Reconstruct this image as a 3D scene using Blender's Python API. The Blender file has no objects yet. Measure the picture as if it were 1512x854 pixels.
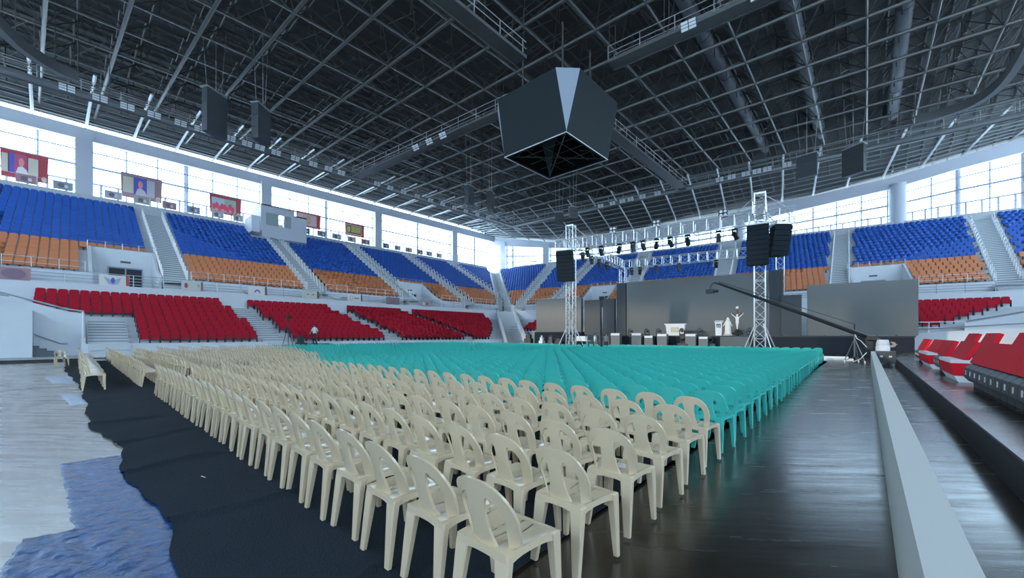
import bpy, math, random
import numpy as np
from mathutils import Vector, Matrix
random.seed(7)
R = math.radians
scn = bpy.context.scene
col = scn.collection

# ---------------------------------------------------------------- camera
CAM_Z = 1.55
cd = bpy.data.cameras.new('camera'); cam = bpy.data.objects.new('camera', cd); col.objects.link(cam)
cam.location = (0, 0, CAM_Z); cam.rotation_euler = (R(90), 0, R(42.0))
cd.sensor_width = 36; cd.lens = 582.0 / 1512 * 36; cd.shift_y = 68.0 / 1512
cd.clip_start = 0.05; cd.clip_end = 500
scn.camera = cam
# ---------------------------------------------------------------- world, sun, exposure
w = bpy.data.worlds.new('sky'); scn.world = w; w.use_nodes = True
bg = w.node_tree.nodes['Background']
bg.inputs[0].default_value = (0.60, 0.81, 1.0, 1); bg.inputs[1].default_value = 7.6
scn.view_settings.view_transform = 'Standard'; scn.view_settings.look = 'None'
scn.view_settings.gamma = 1.0; scn.view_settings.use_curve_mapping = False
scn.view_settings.exposure = 0.3
SUN = 1.3
sd = bpy.data.lights.new('sun', 'SUN'); sun = bpy.data.objects.new('sun', sd); col.objects.link(sun)
sd.energy = SUN; sd.color = (1.0, 0.86, 0.66); sd.angle = R(1.5)
_dir = Vector((0.36, 0.93, -0.27)); sun.rotation_euler = _dir.to_track_quat('-Z', 'Y').to_euler(); sun.location = (-30, -60, 40)
scn.cycles.use_denoising = True
scn.cycles.max_bounces = 7; scn.cycles.diffuse_bounces = 5; scn.cycles.glossy_bounces = 3
scn.cycles.transparent_max_bounces = 8; scn.cycles.sample_clamp_indirect = 6.0

# ---------------------------------------------------------------- helpers
def tag(o, label=None, cat=None, group=None, kind=None):
    if label: o['label'] = label
    if cat: o['category'] = cat
    if group: o['group'] = group
    if kind: o['kind'] = kind
    return o
def empty(name, loc=(0, 0, 0), rz=0, **k):
    o = bpy.data.objects.new(name, None); col.objects.link(o)
    o.location = loc; o.rotation_euler = (0, 0, rz); o.empty_display_size = .2
    return tag(o, **k)
MATS = {}
def mat(name, c, rough=.5, metal=0., spec=.5, bump=0., bscale=40., vary=0., emit=None, trans=0.):
    if name in MATS: return MATS[name]
    m = bpy.data.materials.new(name); m.use_nodes = True; nt = m.node_tree
    b = nt.nodes['Principled BSDF']
    b.inputs['Base Color'].default_value = (*c, 1); b.inputs['Roughness'].default_value = rough
    b.inputs['Metallic'].default_value = metal; b.inputs['Specular IOR Level'].default_value = spec
    if trans: b.inputs['Transmission Weight'].default_value = trans
    if emit: b.inputs['Emission Color'].default_value = (*c, 1); b.inputs['Emission Strength'].default_value = emit
    if bump or vary:
        tc = nt.nodes.new('ShaderNodeTexCoord'); n = nt.nodes.new('ShaderNodeTexNoise'); n.inputs['Scale'].default_value = bscale
        n.inputs['Detail'].default_value = 4; nt.links.new(tc.outputs['Object'], n.inputs['Vector'])
        if bump:
            bp = nt.nodes.new('ShaderNodeBump'); bp.inputs['Strength'].default_value = bump; bp.inputs['Distance'].default_value = .02
            nt.links.new(n.outputs['Fac'], bp.inputs['Height']); nt.links.new(bp.outputs['Normal'], b.inputs['Normal'])
        if vary:
            mx = nt.nodes.new('ShaderNodeMix'); mx.data_type = 'RGBA'
            mx.inputs[6].default_value = (*[v * (1 - vary) for v in c], 1); mx.inputs[7].default_value = (*[min(1, v * (1 + vary)) for v in c], 1)
            nt.links.new(n.outputs['Fac'], mx.inputs[0]); nt.links.new(mx.outputs[2], b.inputs['Base Color'])
    MATS[name] = m
    return m
class MB:
    def __init__(s): s.v = []; s.f = []; s.m = []; s.k = 0
    def quad(s, a, b, c, d): s.poly([a, b, c, d])
    def poly(s, ps):
        n = len(s.v); s.v += [tuple(p) for p in ps]; s.f.append(tuple(range(n, n + len(ps)))); s.m.append(s.k)
    def faces(s, vs, fs):
        n = len(s.v); s.v += [tuple(p) for p in vs]
        for f in fs: s.f.append(tuple(n + i for i in f)); s.m.append(s.k)
    def hexa(s, lo, hi):      # lo, hi: 4 points each, counter-clockwise seen from above
        s.faces(list(lo) + list(hi), [(3, 2, 1, 0), (4, 5, 6, 7), (0, 1, 5, 4), (1, 2, 6, 5), (2, 3, 7, 6), (3, 0, 4, 7)])
    def box(s, x0, x1, y0, y1, z0, z1, rz=0, o=(0, 0)):
        c, q = math.cos(rz), math.sin(rz)
        P = [(x0, y0), (x1, y0), (x1, y1), (x0, y1)]
        P = [(o[0] + x * c - y * q, o[1] + x * q + y * c) for x, y in P]
        s.hexa([(x, y, z0) for x, y in P], [(x, y, z1) for x, y in P])
    def tube(s, p, q, r, n=6, r2=None, cap=True):
        p, q = Vector(p), Vector(q); d = q - p
        if d.length < 1e-6: return
        d.normalize(); a = d.orthogonal().normalized(); b = d.cross(a)
        if n == 4: a, b = (a + b).normalized(), (a - b).normalized() * -1
        r2 = r if r2 is None else r2
        vs = []
        for rr, c in ((r, p), (r2, q)):
            for i in range(n):
                t = 2 * math.pi * i / n; vs.append(c + (a * math.cos(t) + b * math.sin(t)) * rr)
        fs = [(i, (i + 1) % n, n + (i + 1) % n, n + i) for i in range(n)]
        if cap: fs += [tuple(range(n - 1, -1, -1)), tuple(range(n, 2 * n))]
        s.faces(vs, fs)
    def path(s, pts, r, n=6):
        for a, b in zip(pts[:-1], pts[1:]): s.tube(a, b, r, n)
    def prism(s, pts, h0, h1, f):   # pts 2D outline, f(u, v, h) -> 3D
        n = len(pts)
        vs = [f(u, v, h0) for u, v in pts] + [f(u, v, h1) for u, v in pts]
        s.faces(vs, [tuple(range(n - 1, -1, -1)), tuple(range(n, 2 * n))] + [(i, (i + 1) % n, n + (i + 1) % n, n + i) for i in range(n)])
    def loft(s, rings, cap=True):
        n = len(rings[0]); vs = [p for r in rings for p in r]; fs = []
        for k in range(len(rings) - 1):
            for i in range(n): fs.append((k * n + i, k * n + (i + 1) % n, (k + 1) * n + (i + 1) % n, (k + 1) * n + i))
        if cap: fs += [tuple(range(n - 1, -1, -1)), tuple(range((len(rings) - 1) * n, len(rings) * n))]
        s.faces(vs, fs)
    def ball(s, c, r, nu=10, nv=6, sz=1):
        rings = []
        for k in range(nv + 1):
            a = -math.pi / 2 + math.pi * k / nv
            rr = max(r * math.cos(a), r * .02)
            rings.append([(c[0] + rr * math.cos(2 * math.pi * i / nu), c[1] + rr * math.sin(2 * math.pi * i / nu), c[2] + r * sz * math.sin(a)) for i in range(nu)])
        s.loft(rings)
    def mesh(s, name, mats, smooth=False):
        me = bpy.data.meshes.new(name); me.from_pydata(s.v, [], s.f)
        for m in (mats if isinstance(mats, (list, tuple)) else [mats]): me.materials.append(m)
        if any(s.m): me.polygons.foreach_set('material_index', s.m)
        if smooth:
            me.polygons.foreach_set('use_smooth', [True] * len(s.f))
            import bmesh
            bm = bmesh.new(); bm.from_mesh(me); bmesh.ops.remove_doubles(bm, verts=bm.verts, dist=1e-5); bm.to_mesh(me); bm.free()
            me.set_sharp_from_angle(angle=R(40))
        me.update()
        return me
    def build(s, name, mats, parent=None, smooth=False, loc=None, **k):
        return link(name, s.mesh(name, mats, smooth), parent, loc, **k)
def link(name, me, parent=None, loc=None, **k):
    o = bpy.data.objects.new(name, me); col.objects.link(o)
    if parent: o.parent = parent
    if loc: o.location = loc
    return tag(o, **k)
def copy_tree(o, parent=None):
    c = o.copy(); col.objects.link(c); c.parent = parent
    for ch in o.children: copy_tree(ch, c)
    return c
def many(name, items, mb, mats, **k):    # items: (x, y, z, rz); one object for what is past the first 300
    v = np.array(mb.v, dtype=np.float32); nv = len(v)
    out = np.empty((len(items), nv, 3), dtype=np.float32)
    for i, (x, y, z, rz) in enumerate(items):
        c, s_ = math.cos(rz), math.sin(rz)
        out[i, :, 0] = v[:, 0] * c - v[:, 1] * s_ + x; out[i, :, 1] = v[:, 0] * s_ + v[:, 1] * c + y; out[i, :, 2] = v[:, 2] + z
    lens = np.array([len(f) for f in mb.f], dtype=np.int32); idx = np.concatenate([np.array(f, dtype=np.int32) for f in mb.f])
    N = len(items); me = bpy.data.meshes.new(name)
    me.vertices.add(N * nv); me.vertices.foreach_set('co', out.ravel())
    li = (idx[None, :] + (np.arange(N, dtype=np.int32) * nv)[:, None]).ravel()
    ln = np.tile(lens, N); st = np.concatenate([[0], np.cumsum(ln)[:-1]]).astype(np.int32)
    me.loops.add(len(li)); me.loops.foreach_set('vertex_index', li)
    me.polygons.add(len(ln)); me.polygons.foreach_set('loop_start', st)
    me.polygons.foreach_set('material_index', np.tile(np.array(mb.m, dtype=np.int32), N))
    for m in mats: me.materials.append(m)
    me.update(calc_edges=True); me.validate()
    return link(name, me, **k)
_ones = 'zeroth first second third fourth fifth sixth seventh eighth ninth tenth eleventh twelfth thirteenth fourteenth fifteenth sixteenth seventeenth eighteenth nineteenth'.split()
def ordn(n):
    if n < 20: return _ones[n]
    if n >= 100: return '%dth' % n
    t, u = divmod(n, 10); T = ['', '', 'twent', 'thirt', 'fort', 'fift', 'sixt', 'sevent', 'eight', 'ninet'][t]
    return T + 'ieth' if u == 0 else T + 'y-' + _ones[u]
def campos(x, y, z=0):
    d = -.669 * x + .743 * y; r = .743 * x + .669 * y
    return d, (756 + 582 * r / d if d > .1 else -9999), (495 - 582 * (z - CAM_Z) / d if d > .1 else 9999)

# ---------------------------------------------------------------- materials
M_white = mat('white_paint', (.66, .70, .76), .5, vary=.05, bscale=1.5)
M_conc = mat('grey_concrete', (.50, .53, .57), .65, vary=.12, bscale=2)
M_beam = mat('beam_paint', (.55, .58, .66), .55)
M_deck = mat('roof_deck', (.075, .078, .078), .7, vary=.2, bscale=.8)
M_tr = mat('roof_steel', (.135, .14, .14), .38, .5)
M_rail = mat('rail_steel', (.42, .47, .52), .35, .6)
M_hoop = mat('white_rail', (.80, .82, .85), .3)
M_dark = mat('dark_metal', (.055, .065, .075), .45)
M_black = mat('black_plastic', (.016, .019, .024), .45)
M_alu = mat('truss_aluminium', (.78, .80, .84), .28, .55)
M_beige = mat('beige_plastic', (.69, .555, .385), .16, spec=.7)
M_teal = mat('teal_plastic', (.06, .52, .455), .25, spec=.5)
M_red = mat('red_upholstery', (.46, .014, .035), .8, spec=.15, vary=.12, bscale=6)
M_redb = mat('red_vinyl', (.80, .010, .030), .6, spec=.2)
M_blue = mat('blue_plastic', (.022, .115, .50), .42)
M_orange = mat('orange_plastic', (.66, .235, .10), .42)
M_frame = mat('window_frame', (.30, .34, .42), .5)
M_whitep = mat('white_plastic', (.82, .84, .86), .35)
M_skin = mat('skin', (.42, .25, .17), .6)
M_hair = mat('hair', (.02, .016, .014), .6)
def glass_mat():
    m = bpy.data.materials.new('window_glass'); m.use_nodes = True; nt = m.node_tree; nt.nodes.clear()
    o = nt.nodes.new('ShaderNodeOutputMaterial'); mx = nt.nodes.new('ShaderNodeMixShader'); t = nt.nodes.new('ShaderNodeBsdfTransparent'); g = nt.nodes.new('ShaderNodeBsdfGlossy')
    t.inputs[0].default_value = (.93, .98, 1, 1); g.inputs['Roughness'].default_value = .05; mx.inputs[0].default_value = .06
    nt.links.new(t.outputs[0], mx.inputs[1]); nt.links.new(g.outputs[0], mx.inputs[2]); nt.links.new(mx.outputs[0], o.inputs[0])
    return m
M_glass = glass_mat()
def floor_mat(name, c1, c2, r0, r1, bump):
    m = bpy.data.materials.new(name); m.use_nodes = True; nt = m.node_tree; b = nt.nodes['Principled BSDF']
    tc = nt.nodes.new('ShaderNodeTexCoord'); mp = nt.nodes.new('ShaderNodeMapping'); mp.vector_type = 'TEXTURE'; mp.inputs['Scale'].default_value = (3.4, .32, 1); mp.inputs['Rotation'].default_value = (0, 0, R(38)); b.inputs['Specular IOR Level'].default_value = .9
    n = nt.nodes.new('ShaderNodeTexNoise'); n.inputs['Scale'].default_value = 2.2; n.inputs['Detail'].default_value = 6; n.inputs['Roughness'].default_value = .6
    n2 = nt.nodes.new('ShaderNodeTexNoise'); n2.inputs['Scale'].default_value = .5; n2.inputs['Detail'].default_value = 3
    nt.links.new(tc.outputs['Object'], mp.inputs[0]); nt.links.new(mp.outputs[0], n.inputs['Vector']); nt.links.new(tc.outputs['Object'], n2.inputs['Vector'])
    mx = nt.nodes.new('ShaderNodeMix'); mx.data_type = 'RGBA'; mx.inputs[6].default_value = (*c1, 1); mx.inputs[7].default_value = (*c2, 1)
    nt.links.new(n2.outputs['Fac'], mx.inputs[0]); nt.links.new(mx.outputs[2], b.inputs['Base Color'])
    mr = nt.nodes.new('ShaderNodeMapRange'); mr.inputs[1].default_value = .3; mr.inputs[2].default_value = .7; mr.inputs[3].default_value = r0; mr.inputs[4].default_value = r1
    nt.links.new(n.outputs['Fac'], mr.inputs[0]); nt.links.new(mr.outputs[0], b.inputs['Roughness'])
    bp = nt.nodes.new('ShaderNodeBump'); bp.inputs['Strength'].default_value = bump; bp.inputs['Distance'].default_value = .02
    nt.links.new(n.outputs['Fac'], bp.inputs['Height']); nt.links.new(bp.outputs['Normal'], b.inputs['Normal'])
    return m
M_floor = floor_mat('dark_floor', (.028, .021, .015), (.044, .034, .025), .16, .30, .10)
M_floorl = floor_mat('grey_floor', (.30, .28, .27), (.38, .36, .33), .20, .36, .06)
M_carpet = mat('navy_carpet', (.026, .035, .047), .95, spec=.1, bump=.6, bscale=60, vary=.25)
M_tarp = mat('blue_tarp', (.018, .075, .23), .25, spec=.6, bump=1., bscale=11, vary=.5)

# ---------------------------------------------------------------- the lines the stands follow
AE = R(8.1); E = (math.cos(AE), math.sin(AE)); N = (-math.sin(AE), math.cos(AE))
def PL(t, u, z=0): return (-(38 + u), t, z)
def PF(t, u, z=0): e = 47.4 + u; return (t * E[0] + e * N[0], t * E[1] + e * N[1], z)
def cornerY(u): return (47.4 + u + N[0] * (38 + u)) / N[1]
def cornerT(u): return -(38 + u) * E[0] + cornerY(u) * E[1]
RZL = -R(90); RZF = math.pi + AE
def ured(i): return .4 + .9 * i
def zred(i): return .95 + .394 * i
def uup(i): return 10 + .93 * i
def zup(i): return 6.55 + .522 * i
ZC = 5.5      # concourse floor
EAVE_T = [(-60, 25.0), (-50.8, 23.8), (-39.9, 21.5), (-28.9, 21.3), (-15.2, 21.6), (-5.8, 22.0), (4.6, 22.75), (13.3, 23.6), (19.8, 24.85), (25.4, 25.8), (34, 26.6), (46, 27.2)]
WTOP_T = [(-60, 23.6), (-50.8, 22.0), (-39.9, 20.3), (-28.9, 19.0), (-15.2, 19.35), (-5.8, 19.9), (4.6, 21.05), (13.3, 22.0), (19.8, 23.3), (25.4, 24.1), (34, 24.9), (46, 25.4)]
def interp(T, x):
    if x <= T[0][0]: return T[0][1]
    for (a, b), (c, d) in zip(T[:-1], T[1:]):
        if x <= c: return b + (d - b) * (x - a) / (c - a)
    return T[-1][1]

# ================================================================ SETTING
b = MB(); b.box(-2.6, 1.1, -14, 46, -.3, 0); b.build('floor', M_floor, kind='structure')
b = MB(); b.box(-38, -2.6, -14, 46, -.3, 0); b.build('floor_court', M_floorl, kind='structure')
b = MB(); b.box(1.1, 30, -14, 46, -.3, .36); b.build('floor_platform', M_floor, kind='structure')
b = MB(); b.box(1.075, 1.1, -14, 46, 0, .362); b.build('trim_platform_edge', mat('edge_grey', (.05, .055, .065), .7), kind='structure')
b = MB(); b.box(.15, .31, -6, 28.0, 0, .70); b.build('wall_parapet', mat('parapet_paint', (.58, .59, .57), .6), kind='structure')
b = MB(); b.box(-37.9, -34.2, -14, .45, 0, .18); b.box(-40.2, -37.9, -14, .45, -.3, .179); b.build('floor_step', M_conc, kind='structure')
b = MB(); b.box(-34.2, -34.12, -14, .3, 0, .185); b.box(-18.6, -16.8, -2.2, -2.16, .001, .004); b.build('trim_step', M_black, kind='structure')
# court line on the grey floor
b = MB(); b.box(-17.95, -17.87, -14, .1, .0005, .003); b.build('trim_line', M_black, kind='structure')

LV = [(.8, 5.3), (32.3, 36.8)]                 # entrances through the left stand
FV = [(-25.6, -21.2), (7.0, 12.0)]             # entrances through the far stand
def segs(a, c, cuts):
    out = []; x = a
    for p, q in sorted(cuts):
        if q <= a or p >= c: continue
        if p > x: out.append((x, p))
        x = max(x, q)
    if x < c: out.append((x, c))
    return out
def stand(P, lo, hi, lov, name, redcut):
    b = MB()
    # red terrace
    for i in range(9):
        u0 = 0 if i == 0 else ured(i) - .45; u1 = ured(i) + .45 if i < 8 else 8.2
        z0 = 0 if i == 0 else zred(i - 1); z1 = zred(i)
        a, c = lo(u0), hi(u0); a1, c1 = lo(u1), hi(u1)
        if redcut is not None and i < 5: a = a1 = redcut
        b.quad(P(a, u0, z0), P(c, u0, z0), P(c, u0, z1), P(a, u0, z1))
        b.quad(P(a, u0, z1), P(c, u0, z1), P(c1, u1, z1), P(a1, u1, z1))
    # wall up to the concourse
    b.quad(P(lo(8.2), 8.2, zred(8)), P(hi(8.2), 8.2, zred(8)), P(hi(8.2), 8.2, ZC), P(lo(8.2), 8.2, ZC))
    b.quad(P(lo(8.2), 8.2, ZC), P(hi(8.2), 8.2, ZC), P(hi(15), 15, ZC), P(lo(15), 15, ZC))
    # upper tier
    for i in range(19):
        u0 = 9.6 if i == 0 else uup(i) - .45; u1 = uup(i) + .48
        if i == 18: u1 = 28.6
        z0 = ZC if i == 0 else zup(i - 1); z1 = zup(i)
        for a, c in segs(lo(u0), hi(u0), lov if i < 5 else []):
            a1 = lo(u1) if a == lo(u0) else a; c1 = hi(u1) if c == hi(u0) else c
            b.quad(P(a, u0, z0), P(c, u0, z0), P(c, u0, z1), P(a, u0, z1))
            b.quad(P(a, u0, z1), P(c, u0, z1), P(c1, u1, z1), P(a1, u1, z1))
    b.build(name, M_conc, kind='structure')
stand(PL, lambda u: -30, cornerY, LV, 'floor_stand_left', .5)
stand(PF, cornerT, lambda u: 40, FV, 'floor_stand_far', None)
# white faces: front of red terrace and concourse edge
def band(P, a, c, u0, u1, z0, z1, name, m=M_white, cuts=()):
    b = MB()
    for p, q in segs(a, c, cuts):
        k = max(1, int((q - p) / 8)); 
        lo_ = [P(p, u0, z0), P(q, u0, z0), P(q, u1, z0), P(p, u1, z0)]; hi_ = [P(p, u0, z1), P(q, u0, z1), P(q, u1, z1), P(p, u1, z1)]
        b.hexa(lo_, hi_)
    return b.build(name, m, kind='structure')
band(PL, .5, cornerY(0) - 2.5, -.12, 0, 0, .97, 'wall_left_front')
band(PF, cornerT(0) + 2.5, 8.2, -.12, 0, 0, .97, 'wall_far_front')
band(PL, -30, cornerY(8) - 1.6, 8.0, 8.2, zred(8), ZC + .12, 'wall_left_concourse')
band(PF, cornerT(8) + 1.6, 40, 8.0, 8.2, zred(7), ZC + .12, 'wall_far_concourse')
band(PL, -30, cornerY(9.6) - 1.6, 9.4, 9.6, ZC, zup(0) + .12, 'wall_left_tier', cuts=LV + [(5.3, 7.3), (17.8, 19.8), (30.3, 32.3), (41.6, 43.6)])
band(PF, cornerT(9.6) + 1.6, 40, 9.4, 9.6, ZC, zup(0) + .12, 'wall_far_tier', cuts=FV + [(-37.6, -35.7), (-31.4, -29.3), (-19.2, -17), (-7.2, -5.2), (4.9, 6.9), (17.3, 19.2), (29, 31)])

# vomitories: recess walls, doors, top rail
def vomitory(P, a, c, n, da, dc, lab):
    ub = uup(5) - .45; zt = zup(4) + .05
    b = MB()
    ub -= .05
    b.hexa([P(a, ub, ZC), P(c, ub, ZC), P(c, ub + .2, ZC), P(a, ub + .2, ZC)], [P(a, ub, zt + .9), P(c, ub, zt + .9), P(c, ub + .2, zt + .9), P(a, ub + .2, zt + .9)])
    for t in (a, c):
        w_ = .22 if t == a else -.22
        pts = [(9.3, ZC), (ub, ZC), (ub, zt + .95), (11.0, 7.5), (9.3, 6.75)]
        b.prism(pts, t, t + w_, lambda u, z, h: P(h, u, z))
    b.build('wall_entrance_%d' % n, M_white, kind='structure')
    d = empty('door_%d' % n, P((da + dc) / 2, ub - .04, ZC), kind='structure')
    inv = Vector(d.location)
    def Q(t, u, z): return Vector(P(t, u, z)) - inv
    f = MB()
    for t0, t1, z0, z1 in ((da, dc, 2.3, 2.42), (da, da + .09, 0, 2.3), (dc - .09, dc, 0, 2.3), ((da + dc) / 2 - .05, (da + dc) / 2 + .05, 0, 2.3)):
        f.hexa([Q(t0, ub - .10, ZC + z0), Q(t1, ub - .10, ZC + z0), Q(t1, ub, ZC + z0), Q(t0, ub, ZC + z0)], [Q(t0, ub - .10, ZC + z1), Q(t1, ub - .10, ZC + z1), Q(t1, ub, ZC + z1), Q(t0, ub, ZC + z1)])
    f.build('door_frame', M_frame, d)
    for s0, s1 in ((da + .09, (da + dc) / 2 - .05), ((da + dc) / 2 + .05, dc - .09)):
        g = MB(); g.hexa([Q(s0, ub - .06, ZC), Q(s1, ub - .06, ZC), Q(s1, ub - .02, ZC), Q(s0, ub - .02, ZC)], [Q(s0, ub - .06, ZC + 2.3), Q(s1, ub - .06, ZC + 2.3), Q(s1, ub - .02, ZC + 2.3), Q(s0, ub - .02, ZC + 2.3)])
        gp = g.build('door_leaf', mat('dark_door_glass', (.02, .03, .045), .3, spec=.12), d)
        h = MB(); tt = s1 - .12 if s0 < (da + dc) / 2 - .1 else s0 + .12
        h.tube(Q(tt, ub - .13, ZC + .7), Q(tt, ub - .13, ZC + 1.7), .025); h.build('door_handle', M_hoop, gp)
    s = MB(); m_ = (da + dc) / 2
    s.hexa([Q(m_ - .35, ub - .05, ZC + 2.85), Q(m_ + .35, ub - .05, ZC + 2.85), Q(m_ + .35, ub, ZC + 2.85), Q(m_ - .35, ub, ZC + 2.85)], [Q(m_ - .35, ub - .05, ZC + 3.02), Q(m_ + .35, ub - .05, ZC + 3.02), Q(m_ + .35, ub, ZC + 3.02), Q(m_ - .35, ub, ZC + 3.02)])
    s.build('door_sign', M_dark, d)
    r = MB()
    k = int((c - a) / 1.2) + 1
    for z in (.55, 1.0): r.tube(P(a, ub + .1, zt + .45 + z), P(c, ub + .1, zt + .45 + z), .03)
    for i in range(k + 1): t = a + (c - a) * i / k; r.tube(P(t, ub + .1, zt + .4), P(t, ub + .1, zt + 1.45), .035)
    r.build('entrance_railing', M_rail, label=lab, cat='railing')
vomitory(PL, LV[0][0], LV[0][1], 1, 2.05, 4.45, 'steel guard rail above the left stand entrance with double glass doors, nearest one')
vomitory(PL, LV[1][0], LV[1][1], 2, 33.4, 35.6, 'steel guard rail above the far entrance of the left stand')
vomitory(PF, FV[0][0], FV[0][1], 3, -24.2, -22.2, 'steel guard rail above the entrance left of the main stage screen')
vomitory(PF, FV[1][0], FV[1][1], 4, 8.2, 10.4, 'steel guard rail above the entrance behind the right stage screen')

# stairs through the upper tier
def stair(P, a0, a1, b0, b1, name, rails=True, lab='', u_lo=9.6, i0=0):
    b = MB(); U0, U1 = uup(0), uup(18)
    def bd(u): k = (u - U0) / (U1 - U0); return a0 + (b0 - a0) * k, a1 + (b1 - a1) * k
    for i in range(i0, 19):
        for h in (0, 1):
            u0 = uup(i) - .475 - .44 * (1 - h) ; u1 = uup(i) + .48
            z = zup(i) - .522 + .26 * (1 + h) + .012
            if i == 0 and h == 0: u0 = 8.8
            p, q = bd(u0)
            b.hexa([P(p, u0, z - .3), P(q, u0, z - .3), P(q, u1, z - .3), P(p, u1, z - .3)], [P(p, u0, z), P(q, u0, z), P(q, u1, z), P(p, u1, z)])
    if i0 == 0:
        for j in range(3):
            p, q = bd(9); z = ZC + .26 * (j + 1); b.hexa([P(p, 8.3 + .25 * j, ZC), P(q, 8.3 + .25 * j, ZC), P(q, 9.6, ZC), P(p, 9.6, ZC)], [P(p, 8.3 + .25 * j, z), P(q, 8.3 + .25 * j, z), P(q, 9.6, z), P(p, 9.6, z)])
    b.build(name, mat('stair_grey', (.60, .64, .68), .6), kind='structure')
    b = MB()
    for i in range(i0, 19):
        for h in (0, 1):
            u0 = uup(i) - .475 - .44 * (1 - h); z = zup(i) - .522 + .26 * (1 + h) + .012; p, q = bd(u0)
            b.hexa([P(p + .05, u0 - .03, z - .07), P(q - .05, u0 - .03, z - .07), P(q - .05, u0 + .02, z - .07), P(p + .05, u0 + .02, z - .07)], [P(p + .05, u0 - .03, z + .004), P(q - .05, u0 - .03, z + .004), P(q - .05, u0 + .02, z + .004), P(p + .05, u0 + .02, z + .004)])
    b.build(name.replace('floor_stair', 'trim_nosing'), mat('nosing_grey', (.22, .26, .30), .6), kind='structure')
    if not rails: return
    for sd_, wd in ((0, 'left'), (1, 'right')):
        root = empty('stair_railing', P(bd(U0)[sd_], uup(i0), zup(i0)), label='white hoop handrails, %s side of %s' % (wd, lab), cat='railing')
        o = Vector(root.location)
        for i in range(i0, 18):
            r = MB(); z = zup(i); u = uup(i); t = bd(u)[sd_] + (.12 if sd_ == 0 else -.12)
            p = [Vector(P(t, u - .2, z)) - o, Vector(P(t, u - .2, z + .98)) - o, Vector(P(t, u - .1, z + 1.1)) - o, Vector(P(t, u + .28, z + 1.1)) - o, Vector(P(t, u + .38, z + .98)) - o, Vector(P(t, u + .38, z + .1)) - o]
            r.path(p, .045, 5); r.build('hoop', M_hoop, root)
nm = ['the first stair beside the nearest left entrance', 'the stair in front of the control booth', 'the third stair of the left stand', 'the fourth stair of the left stand', 'the last left stand stair before the corner']
LS = [6.3, 18.8, 31.3, 42.6, 53.1]
for k, c in enumerate(LS): stair(PL, c - 1, c + 1, c - 1, c + 1, 'floor_stair_left_%d' % (k + 1), lab=nm[k], i0=0 if k < 4 else 3)
FS = [(-37.6, -35.7, -40.6, -38.6), (-31.4, -29.4, -31, -29), (-19.2, -17, -21.4, -19), (-7.2, -5.2, -7.8, -5.4), (4.9, 6.8, 6.9, 8.7), (17.3, 19.2, 20.2, 22.4), (29, 31, 33, 35)]
nf = ['the far stand stair next to the corner', 'the stair behind the left hanging speaker', 'the wide stair behind the stage roof truss', 'the stair above the main stage screen', 'the stair left of the right stage screen', 'the stair at the right end of the far stand', 'the last stair of the far stand']
for k, (a, c, p, q) in enumerate(FS): stair(PF, a, c, p, q, 'floor_stair_far_%d' % (k + 1), lab=nf[k])
# corner passage: steps up the mitre
def Cn(s, w_, z):   # s along the diagonal outward (u), w_ sideways
    y = cornerY(s); x = -(38 + s); y2 = cornerY(s + 1); d = Vector((-1, y2 - y, 0)).normalized(); n_ = Vector((-d.y, d.x, 0)) * -1
    return (x + n_.x * w_, y + n_.y * w_, z)
b = MB()
for i in range(36):
    u = 9.3 + 17.5 * i / 36; z = ZC + (zup(18) - ZC + .02) * (i + 1) / 36
    b.hexa([Cn(u, -1, z - .6), Cn(u, 1, z - .6), Cn(28, 1, z - .6), Cn(28, -1, z - .6)], [Cn(u, -1, z), Cn(u, 1, z), Cn(28, 1, z), Cn(28, -1, z)])
for i in range(12):
    u = .5 + 7.5 * i / 12; z = (ZC + .01) * (i + 1) / 12
    b.hexa([Cn(u, -1.3, max(0, z - .6)), Cn(u, 1.3, max(0, z - .6)), Cn(8.4, 1.3, max(0, z - .6)), Cn(8.4, -1.3, max(0, z - .6))], [Cn(u, -1.3, z), Cn(u, 1.3, z), Cn(8.4, 1.3, z), Cn(8.4, -1.3, z)])
b.build('floor_stair_corner', MATS['stair_grey'], kind='structure')
b = MB()
for w0, w1 in ((-1.25, -1), (1, 1.25)):
    b.hexa([Cn(9.4, w0, ZC), Cn(9.4, w1, ZC), Cn(27, w1, 15.4), Cn(27, w0, 15.4)], [Cn(9.4, w0, ZC + 1.3), Cn(9.4, w1, ZC + 1.3), Cn(27, w1, 17.1), Cn(27, w0, 17.1)])
for w0, w1 in ((-1.6, -1.3), (1.3, 1.6)):
    b.hexa([Cn(-3.5, w0, 0), Cn(-3.5, w1, 0), Cn(8.3, w1, 0), Cn(8.3, w0, 0)], [Cn(-3.5, w0, .5), Cn(-3.5, w1, .5), Cn(8.3, w1, 6.2), Cn(8.3, w0, 6.2)])
b.build('wall_corner', M_white, kind='structure')

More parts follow.
